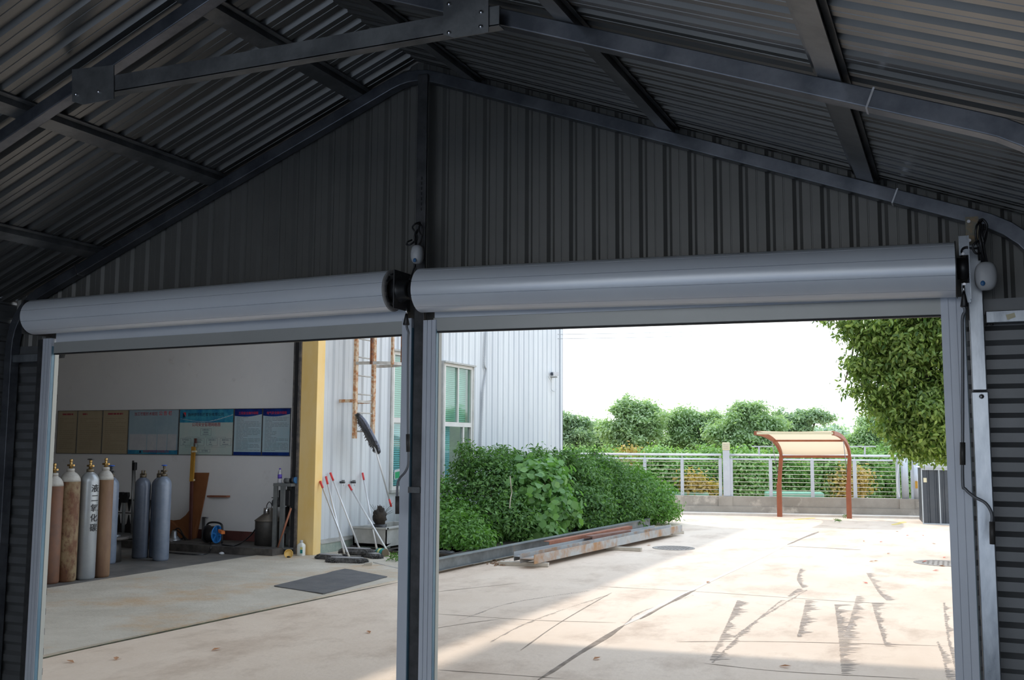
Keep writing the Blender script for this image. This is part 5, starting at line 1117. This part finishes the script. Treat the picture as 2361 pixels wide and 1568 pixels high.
tag(mb.build('dry_twig', M['twig']), 'bare pale twig hanging in front of the dark shrubs', 'twig')
struct(MB().box((XF, 13.9, 0), (-6.95, 23.2, .05)), 'trim_61', M['soil'])
for x, y, lab in ((1370 + 470 + 110, 1195, 'tuft of weeds at the foot of the right shelter post'), (1612, 1181, 'tuft of weeds at the foot of the parapet left of the shelter'), (1932, 1205, 'small weed in the pavement joint before the right shelter post')):
    c = atz(x, y); tag(leaves('grass_tuft', M['leafshrub2'], [(c.x, c.y, .03, .08, .07, .03)], 70, .05, None, droop=-.6, aspect=.14, seed=x), lab, 'weeds', kind='stuff')

# ------------------------------------------------------------------ parapet and railing
FPt = Vector((-6.5, 25.6, 0)); FD = Vector((.975, .2225, 0)).normalized(); FN = Vector((-FD.y, FD.x, 0))
def fp(x, y, off=0.0): return atpl(x, y, FPt + FN * off, FN)
A_, B_ = fp(1200, 1100), fp(2420, 1100); zt = (fp(1580, 1143).z + fp(2000, 1149).z) / 2
def along(a, b, y0, y1, z0, z1):
    a = Vector((a.x, a.y, 0)); b = Vector((b.x, b.y, 0)); p = [a + FN * y0, b + FN * y0, b + FN * y1, a + FN * y1]
    return MB().hexa([q + Vector((0, 0, z0)) for q in p], [q + Vector((0, 0, z1)) for q in p])
struct(along(A_, B_, 0, .25, 0, zt), 'wall_parapet', M['wallconc'])
struct(along(A_, B_, -.05, 0, 0, .20), 'baseboard_parapet', M['wallconc'])
struct(along(A_, B_, -.45, -.05, 0, .05), 'trim_62', M['mortar'])
for x0, x1 in ((1656, 1688), (2072, 2106)): struct(along(fp(x0, 1100), fp(x1, 1100), -.03, .0, 0, zt + .0), 'trim_%d' % (63 + (x0 > 1700)), M['wallconc'])
zr1, zr2 = fp(1700, 1049, .12).z, fp(1700, 1059, .12).z
def railing(lab, x0, x1, posts):
    a, b = fp(x0, 1100, .12), fp(x1, 1100, .12); t = thing('railing', lab, 'railing', ((a.x + b.x) / 2, (a.y + b.y) / 2, zt))
    for z, r_ in ((zr1, .030), (zr2, .024)): part(MB().tube([Vector((a.x, a.y, z)), Vector((b.x, b.y, z))], r_, 10), 'top_rail' if r_ > .025 else 'second_rail', M['stainless'], t)
    zlo = zt + .06
    for k in range(9):
        z = zlo + (zr2 - zlo - .07) * k / 8; part(MB().tube([Vector((a.x, a.y, z)), Vector((b.x, b.y, z))], .0075, 6), 'wire_rail', M['wirerust'], t)
    for px in posts:
        c = fp(px, 1100, .12); part(MB().obox((c.x, c.y, (zt + zr2) / 2), FD * .042, FN * .03, (0, 0, (zr2 - zt) / 2)), 'railing_post', M['postgrey'], t)
        part(MB().tube([Vector((c.x, c.y, zr2)), Vector((c.x, c.y, zr1))], .010, 6), 'rail_spacer', M['stainless'], t)
railing('white steel railing on the parapet, left stretch running behind the shrubs', 1293, 1664, (1330, 1403, 1487, 1573, 1661))
railing('white steel railing on the parapet, middle stretch behind the shelter', 1682, 2074, (1686, 1777, 1873, 1971, 2070))
railing('white steel railing on the parapet, short right stretch beside the shed', 2098, 2300, (2104, 2190, 2280))
def pillar(lab, px, w, ytop, lamp=None, rnd=False, m='postgrey', name='fence_column'):
    c = fp(px, 1100, .12); z1 = fp(px, ytop, .12).z; t = thing(name, lab, 'column', (c.x, c.y, zt))
    if rnd: part(MB().lathe([(w / 2, zt), (w / 2, z1)], (c.x, c.y, 0), 18), 'shaft', M[m], t)
    else: part(MB().obox((c.x, c.y, (zt + z1) / 2), FD * w / 2, FN * w / 2, (0, 0, (z1 - zt) / 2)), 'shaft', M[m], t, .01)
    return t, c, z1
t, c, z1 = pillar('square pale column with a ribbed box on top, between two stretches of railing', 1675, .17, 1038)
part(MB().obox((c.x, c.y, z1 + .10), FD * .095, FN * .095, (0, 0, .10)), 'top_box', M['cream'], t, .01)
mb = MB()
for k in range(3): mb.obox((c.x - FN.x * .1, c.y - FN.y * .1, z1 + .05 + k * .05), FD * .07, FN * .004, (0, 0, .008))
part(mb, 'louvre', M['wirerust'], t)
pillar('short pale column at the left end of the railing, above the shrubs', 1312, .14, 1038)
pillar('round pale column behind the right end of the middle railing', 2086, .17, 1056, rnd=True)
t, c, z1 = pillar('round pale column with yellow marks beside the shed', 2111, .13, 1066, rnd=True)
part(MB().obox((c.x - FN.x * .07, c.y - FN.y * .07, zt + .35), FD * .03, FN * .006, (0, 0, .09)), 'yellow_mark', M['gold'], t)
tag(MB().tube(smooth_path([fp(2076, 1040, .02), fp(2073, 1062, .02), fp(2069, 1100, .02), fp(2070, 1130, .02), fp(2074, 1147, .02)], 6), .02, 8).build('bent_pole', M['stainless']), 'thin bent white pole at the right end of the middle railing', 'pole')
for a, b, p, lab in ((1733, 1782, 1750, 'T-shaped grey bracket above the railing left of the shelter roof'), (1952, 2020, 1994, 'T-shaped grey bracket above the railing right of the shelter roof')):
    t = thing('rail_bracket', lab, 'bracket', fp(p, 1049, .12)); part(MB().bar(fp(a, 1029.5, .12), fp(b, 1029.5, .12), .04, .03), 'cross_bar', M['postgrey'], t); part(MB().bar(fp(p, 1029, .12), fp(p, 1048, .12), .04, .04), 'stem', M['postgrey'], t)

# ------------------------------------------------------------------ shelter
t = thing('shade_shelter', 'small open shelter with a curved cream membrane roof on two red-brown posts', 'shelter', (atz(1798, 1191) + atz(1958, 1195)) / 2)
b1, b2 = atz(1798, 1191.5), atz(1958.5, 1195.5); DEP = (b1 - CAM).dot(fw); DEP2 = (b2 - CAM).dot(fw)
t1, t2 = atd(1801, 1053, DEP), atd(1959, 1053, DEP2); e1, e2 = atd(1742, 999, DEP - 1.95), atd(1921, 999, DEP2 - 1.95)
for b, tt in ((b1, t1), (b2, t2)):
    part(MB().bar(b, Vector((b.x, b.y, tt.z * .55)), .115, .10, (0, 1, 0)).bar(Vector((b.x, b.y, tt.z * .5)), tt, .09, .085, (0, 1, 0)), 'post', M['shelterred'], t, .004)
def arc(p, q, k, n=12): f = k / n * PI / 2; return Vector((p.x + (q.x - p.x) * (1 - math.cos(f)), p.y + (q.y - p.y) * (1 - math.cos(f)), p.z + (q.z - p.z) * math.sin(f)))
A1 = [arc(t1, e1, k) for k in range(13)]; A2 = [arc(t2, e2, k) for k in range(13)]
for A in (A1, A2):
    mb = MB()
    for p, q in zip(A[:-1], A[1:]): mb.bar(p, q + (q - p) * .08, .06, .09)
    part(mb, 'curved_arm', M['shelterred'], t)
vs = []; nn = 10
for i, (p, q) in enumerate(zip(A1, A2)):
    for k in range(nn + 1): f = k / nn; sag = .05 * math.sin(PI * f); w_ = p.lerp(q, f); vs.append(w_ + Vector((0, 0, .055 - sag * .4)))
mb = MB().add(vs, [(i * (nn + 1) + k, i * (nn + 1) + k + 1, (i + 1) * (nn + 1) + k + 1, (i + 1) * (nn + 1) + k) for i in range(12) for k in range(nn)], True)
part(mb, 'membrane_roof', M['canvas'], t)
for k, mm, w_ in ((0, 'shelterred', .06), (6, 'shelterred', .045), (12, 'cream', .05)): part(MB().bar(A1[k], A2[k], w_, w_), 'cross_beam', M[mm], t)
for b, A in ((b1, A1), (b2, A2)): part(MB().tube([A[7], Vector((b.x - .02, b.y - .05, A[0].z * .72))], .010, 6), 'brace_rod', M['galv'], t)

# ------------------------------------------------------------------ little shed
s0 = atz(2129, 1208.5); t = thing('metal_shed', 'small anthracite metal shed with a pale roof beside the right door jamb', 'shed', (s0.x + .7, s0.y, 0))
sx = Vector((1, .10, 0)).normalized(); sy = Vector((-sx.y, sx.x, 0)); Wd, Dp, Hh = 1.45, 1.2, 1.27; O = Vector((s0.x, s0.y, 0)); U = Vector((0, 0, 1))
mb = MB(); pr = rib_profile(0, Wd, pitch=.16, flat=.10, ramp=.015, depth=.018, mid=False)
sheet(mb, pr, lambda u, d: O + sx * u + sy * d + U * .02, lambda u, d: O + sx * u + sy * d + U * Hh); part(mb, 'front_sheet', M['shedgrey'], t)
mb = MB(); pr = rib_profile(0, Dp, pitch=.16, flat=.10, ramp=.015, depth=.018, mid=False)
sheet(mb, pr, lambda u, d: O + sy * u + sx * d + U * .02, lambda u, d: O + sy * u + sx * d + U * Hh)
part(mb, 'side_sheet', M['shedgrey'], t); mb = MB()
sheet(mb, pr, lambda u, d: O + sx * Wd + sy * u - sx * d + U * .02, lambda u, d: O + sx * Wd + sy * u - sx * d + U * Hh); part(mb, 'side_sheet', M['shedgrey'], t)
mb = MB()
for u in (0, .365, 1.08, Wd): mb.obox(O + sx * u + U * Hh / 2 - sy * .006, sx * .012, sy * .012, U * Hh / 2)
mb.obox(O + sx * Wd / 2 + U * .012 - sy * .004, sx * Wd / 2, sy * .016, U * .012); mb.obox(O + sx * Wd / 2 + U * (Hh - .02) - sy * .004, sx * Wd / 2, sy * .02, U * .03); part(mb, 'trim_bars', M['shedtrim'], t)
rz = .20; q = [O - sx * .05 + U * Hh, O + sx * (Wd + .05) + U * Hh, O + sx * Wd / 2 + U * (Hh + rz)]; part(MB().prism([p - sy * .03 for p in q], sy * (Dp + .06)), 'roof', M['shedroof'], t)
part(MB().prism([p - sy * .04 for p in (q[0], q[1], q[1] + U * .03, q[2] + U * .03, q[0] + U * .03)], sy * .012), 'gable_trim', M['shedtrim'], t)
part(MB().obox(O + sx * .07 + U * .99 - sy * .004, sx * .035, sy * .003, U * .05), 'label_plate', M['cream'], t)
part(MB().obox(O + sx * 1.06 + U * .7 - sy * .02, sx * .008, sy * .012, U * .05), 'door_handle', M['galv'], t)

# ------------------------------------------------------------------ trees
def tree(lab, blobs, D, n, size, m, seed, name='background_tree', cat='tree', clump=14, csize=.32, trunk=.10, base=None, tpz=None, **kw):
    B = [];
    for x, y, r_ in blobs: c = atd(x, y, D); R_ = r_ * D / F; B.append((c.x, c.y, c.z, R_, R_, R_ * .9))
    rr = random.Random(seed); R2 = []
    big = B
    if name == 'background_tree':         # crown of leafy clusters strung along outreaching branches
        B = []
        for b in big:
            for k in range(11):
                v_ = Vector((rr.gauss(0, 1), rr.gauss(0, 1), rr.gauss(.5, .8))).normalized(); L_ = rr.uniform(.8, 2.0)
                for q in (.35, .62, .85, 1.0):
                    s_ = b[3] * (.30 - .20 * q) * rr.uniform(.8, 1.3); dr = .10 * (q * L_) ** 2
                    B.append((b[0] + v_.x * b[3] * q * L_, b[1] + v_.y * b[4] * q * L_, b[2] + (v_.z * q * L_ - dr) * b[5], s_ * 1.5, s_ * 1.5, s_ * .6))
        B += [(b[0], b[1], b[2] - .1 * b[5], b[3] * .95, b[4] * .95, b[5] * .95) for b in big]
        n = int(n * 1.25)
    elif name == 'camphor_tree':
        B = []
        for b in big:
            for k in range(12):
                v_ = Vector((rr.gauss(0, 1), rr.gauss(0, 1), rr.gauss(0, 1))).normalized() * rr.uniform(.45, 1.0); s_ = b[3] * rr.uniform(.2, .38)
                B.append((b[0] + v_.x * b[3], b[1] + v_.y * b[4], b[2] + v_.z * b[5], s_ * 1.15, s_ * 1.15, s_ * .8))
        B += [(b[0], b[1], b[2], b[3] * .8, b[4] * .8, b[5] * .8) for b in big]
    for b in B:
        for k in range(0 if len(B) > 14 else 4):
            a = rr.uniform(.1, PI - .1); q = rr.uniform(.85, 1.28); s_ = b[3] * rr.uniform(.14, .34)
            v_ = rt * (math.cos(a) * b[3] * q) + Vector((0, 0, math.sin(a) * b[5] * q)); R2.append((b[0] + v_.x, b[1] + v_.y, b[2] + v_.z, s_, s_, s_ * .8))
    B0 = B if len(B) < 14 else big; B = B + R2
    cx = sum(b[0] for b in B) / len(B); cy_ = sum(b[1] for b in B) / len(B); base = base or (cx, cy_, 0)
    t = thing(name, lab, cat, base); leaves('foliage', M[m], B, n, size, t, seed=seed, clump=clump, csize=csize, **kw)
    mb = MB(); b0 = Vector(base); tp = Vector((cx, cy_, tpz or min(b[2] for b in B) + .3)); mid = b0.lerp(tp, .5) + Vector((.1, 0, 0))
    mb.tube(smooth_path([b0, mid, tp], 4), trunk, 8)
    for b in B0: mb.tube(smooth_path([tp * .6 + b0 * .4, tp.lerp(Vector(b[:3]), .5) + Vector((0, 0, .1)), Vector(b[:3])], 4), [trunk * .45 * (1 - .09 * k) for k in range(9)], 6)
    part(mb, 'trunk', M['bark'], t); return t
K = dict(shell=.2, upb=1.1, aspect=.42, droop=.5, clump=12, csize=.11)
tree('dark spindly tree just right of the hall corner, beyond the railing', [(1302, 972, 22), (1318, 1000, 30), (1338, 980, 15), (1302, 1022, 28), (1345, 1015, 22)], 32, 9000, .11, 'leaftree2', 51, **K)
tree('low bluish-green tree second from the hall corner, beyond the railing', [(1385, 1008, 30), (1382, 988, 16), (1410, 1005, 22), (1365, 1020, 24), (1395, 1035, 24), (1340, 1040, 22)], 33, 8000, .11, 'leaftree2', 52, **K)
tree('spreading light green tree rising above the left railing', [(1452, 965, 36), (1430, 945, 16), (1470, 945, 20), (1495, 985, 40), (1440, 1005, 34), (1405, 990, 20), (1500, 950, 18), (1470, 1025, 30), (1425, 1030, 26), (1445, 925, 12)], 31, 22000, .105, 'leaftree', 53, **K)
tree('yellow-green tree above the railing column with the ribbed box', [(1560, 985, 36), (1600, 970, 26), (1632, 985, 30), (1570, 1015, 34), (1550, 960, 16), (1620, 1015, 34), (1642, 962, 14), (1535, 1030, 28), (1600, 1035, 28), (1645, 1030, 26)], 32, 22000, .105, 'leaftree', 54, **K)
tree('tallest green tree behind the shelter, with two upright leaders', [(1700, 980, 34), (1738, 962, 26), (1745, 938, 12), (1712, 942, 14), (1690, 1010, 38), (1752, 1000, 40), (1780, 985, 24), (1665, 1000, 26), (1700, 1035, 30), (1780, 1030, 28)], 30, 24000, .10, 'leaftree', 55, **K)
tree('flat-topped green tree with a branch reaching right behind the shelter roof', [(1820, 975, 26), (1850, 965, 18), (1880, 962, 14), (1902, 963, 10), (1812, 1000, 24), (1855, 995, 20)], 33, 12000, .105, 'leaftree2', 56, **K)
tree('bushy pale green tree between the shelter and the camphor tree', [(2010, 985, 28), (2040, 960, 30), (1992, 1015, 34), (2050, 1005, 45), (2090, 1010, 40), (1965, 1025, 22), (2130, 1030, 35)], 30, 24000, .10, 'leaftree', 57, **K)
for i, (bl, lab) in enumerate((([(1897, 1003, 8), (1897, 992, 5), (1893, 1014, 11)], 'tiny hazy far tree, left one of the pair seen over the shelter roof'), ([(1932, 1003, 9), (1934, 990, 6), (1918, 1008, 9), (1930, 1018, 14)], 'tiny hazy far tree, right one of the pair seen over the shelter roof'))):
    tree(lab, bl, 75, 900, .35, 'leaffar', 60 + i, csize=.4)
US = [(1335, 'leafunder', 'understorey bush behind the left end of the railing'), (1400, 'leafunder', 'understorey bush behind the railing, left of the orange-leaved one'), (1455, 'leafyellow', 'orange-leaved bush behind the left railing'), (1520, 'leafunder', 'understorey bush behind the railing, right of the orange-leaved one'),
      (1580, 'leafunder', 'understorey bush behind the railing, left of the ribbed-box column'), (1640, 'leafunder', 'understorey bush directly behind the ribbed-box column'), (1720, 'leafunder', 'understorey bush behind the railing, left of the shelter'), (1790, 'leafunder', 'understorey bush behind the left shelter post'),
      (1850, 'leafunder', 'understorey bush seen between the shelter posts'), (1915, 'leafunder', 'understorey bush behind the right half of the shelter'), (1985, 'leafunder', 'understorey bush right of the shelter posts'), (2045, 'leafunder', 'understorey bush behind the right end of the middle railing'), (2120, 'leafunder', 'understorey bush behind the shed')]
for i, (px, m_, lab) in enumerate(US):
    D = 27.6 + (i % 3) * .7; w_ = 34 if m_ == 'leafunder' else 27
    bl = [(px, 1112, w_), (px + 18, 1085, w_ * .75), (px - 18, 1070, w_ * .7), (px, 1140, w_), (px + random.uniform(-10, 10), 1052, 16)]
    tree(lab, bl, D, 5600, .10, m_, 70 + i, name='understorey_bush', cat='bush', csize=.2, trunk=.03, shell=.55, upb=.8, aspect=.5)
tree('small bush with yellowing leaves low behind the railing left of the ribbed-box column', [(1600, 1125, 20), (1635, 1130, 16), (1590, 1105, 14)], 26.9, 1300, .10, 'leafyellow', 90, name='understorey_bush', cat='bush', csize=.15, trunk=.02)
tree('yellow-green bush low behind the railing right of the right shelter post', [(1950, 1110, 24), (1975, 1120, 26), (1945, 1135, 20), (1960, 1092, 14)], 27.0, 2200, .10, 'leafyellow', 91, name='understorey_bush', cat='bush', csize=.15, trunk=.02)
# camphor tree near the shed
tree('big glossy-leaved camphor tree whose crown fills the upper right of the doorway', [(2190, 800, 130), (2080, 800, 95), (2015, 770, 48), (2150, 930, 105), (2062, 900, 58), (2165, 1000, 62), (1972, 835, 20), (1985, 905, 22), (1960, 748, 36), (1912, 728, 16), (2115, 1020, 48), (2022, 935, 28), (2050, 985, 26), (1990, 850, 24),
      (2150, 640, 150), (2330, 850, 170), (2300, 640, 150), (2240, 960, 80), (1948, 882, 7), (2150, 1035, 36), (2195, 1040, 36), (2120, 990, 60)], 17.0, 85000, .095, 'leafcamphor', 99, name='camphor_tree', clump=9, csize=.11, trunk=.09, base=(1.6, 18.2, 0), tpz=5.2, shell=.35, droop=1.1, aspect=.42, upb=.4)

# green sheeting, far wall and overhead wires
t = MB().obox(fp(1557, 1142, 1.2), FD * .9, FN * .3, (0, 0, .10)); tag(t.build('green_cover', M['greensheet'], None, .04), 'low green sheeting behind the left railing above the parapet', 'cover')
t = MB().obox(fp(1830, 1144, 1.2), FD * .75, FN * .3, (0, 0, .11)); tag(t.build('green_cover', M['greensheet'], None, .04), 'low green sheeting seen between the shelter posts above the parapet', 'cover')
struct(along(A_ + FN * 16 - FD * 3, B_ + FN * 16 + FD * 9, 0, .2, 0, 1.42), 'wall_far', M['wallconc'])
for y0, y1, lab in ((771, 742, 'upper thin overhead wire leaving the corner of the hall'), (781, 752, 'lower thin overhead wire leaving the corner of the hall')):
    a, b = atd(1286, y0, 24.3), atd(2000, y1 - 40, 60); P = [a.lerp(b, k / 10) - Vector((0, 0, .5 * math.sin(PI * k / 10))) for k in range(11)]
    tag(MB().tube(P, .008, 5).build('overhead_wire', M['conduit']), lab, 'wire')
# unseen slab added over yard and garage to cast the shade on the near ground
q = [(-9.0, 10.85, 8.0), (18, 14.6, 8.0), (18, -1.7, 8.0), (-9.0, -1.7, 8.0)]
cn = tag(MB().prism(q, (0, 0, .2)).build('added_shade_slab', M['flash']), kind='structure')

# ------------------------------------------------------------------ light
w = bpy.data.worlds.new('world'); SC.world = w; w.use_nodes = True; nt = w.node_tree; bg = nt.nodes['Background']
tc = nt.nodes.new('ShaderNodeTexCoord'); sp = nt.nodes.new('ShaderNodeSeparateXYZ'); nt.links.new(tc.outputs['Generated'], sp.inputs[0])
cr = nt.nodes.new('ShaderNodeValToRGB'); cr.color_ramp.elements[0].position = 0.0; cr.color_ramp.elements[0].color = (.93, .97, 1.0, 1)
cr.color_ramp.elements[1].position = .7; cr.color_ramp.elements[1].color = (.72, .86, 1.05, 1)
nt.links.new(sp.outputs['Z'], cr.inputs[0]); nt.links.new(cr.outputs[0], bg.inputs['Color']); bg.inputs['Strength'].default_value = 1.24
L = bpy.data.lights.new('sun', 'SUN'); L.energy = 1.45; L.angle = math.radians(1.2); L.color = (1.0, .93, .84)
lo = bpy.data.objects.new('sun', L); COL.objects.link(lo); d = Vector((4.85, -2.4, -7.5)).normalized()
lo.rotation_euler = d.to_track_quat('-Z', 'Y').to_euler(); lo.location = (-20, 20, 30)

SC.view_settings.view_transform = 'Standard'; SC.view_settings.look = 'None'; SC.view_settings.gamma = 1.0; SC.view_settings.use_curve_mapping = False
SC.view_settings.exposure = 0.8
cy = SC.cycles; cy.max_bounces = 8; cy.diffuse_bounces = 5; cy.glossy_bounces = 4; cy.transparent_max_bounces = 12; cy.transmission_bounces = 4
cy.use_denoising = True; cy.sample_clamp_indirect = 6.0; cy.caustics_reflective = False; cy.caustics_refractive = False
cy.use_adaptive_sampling = True; cy.adaptive_threshold = 0.02
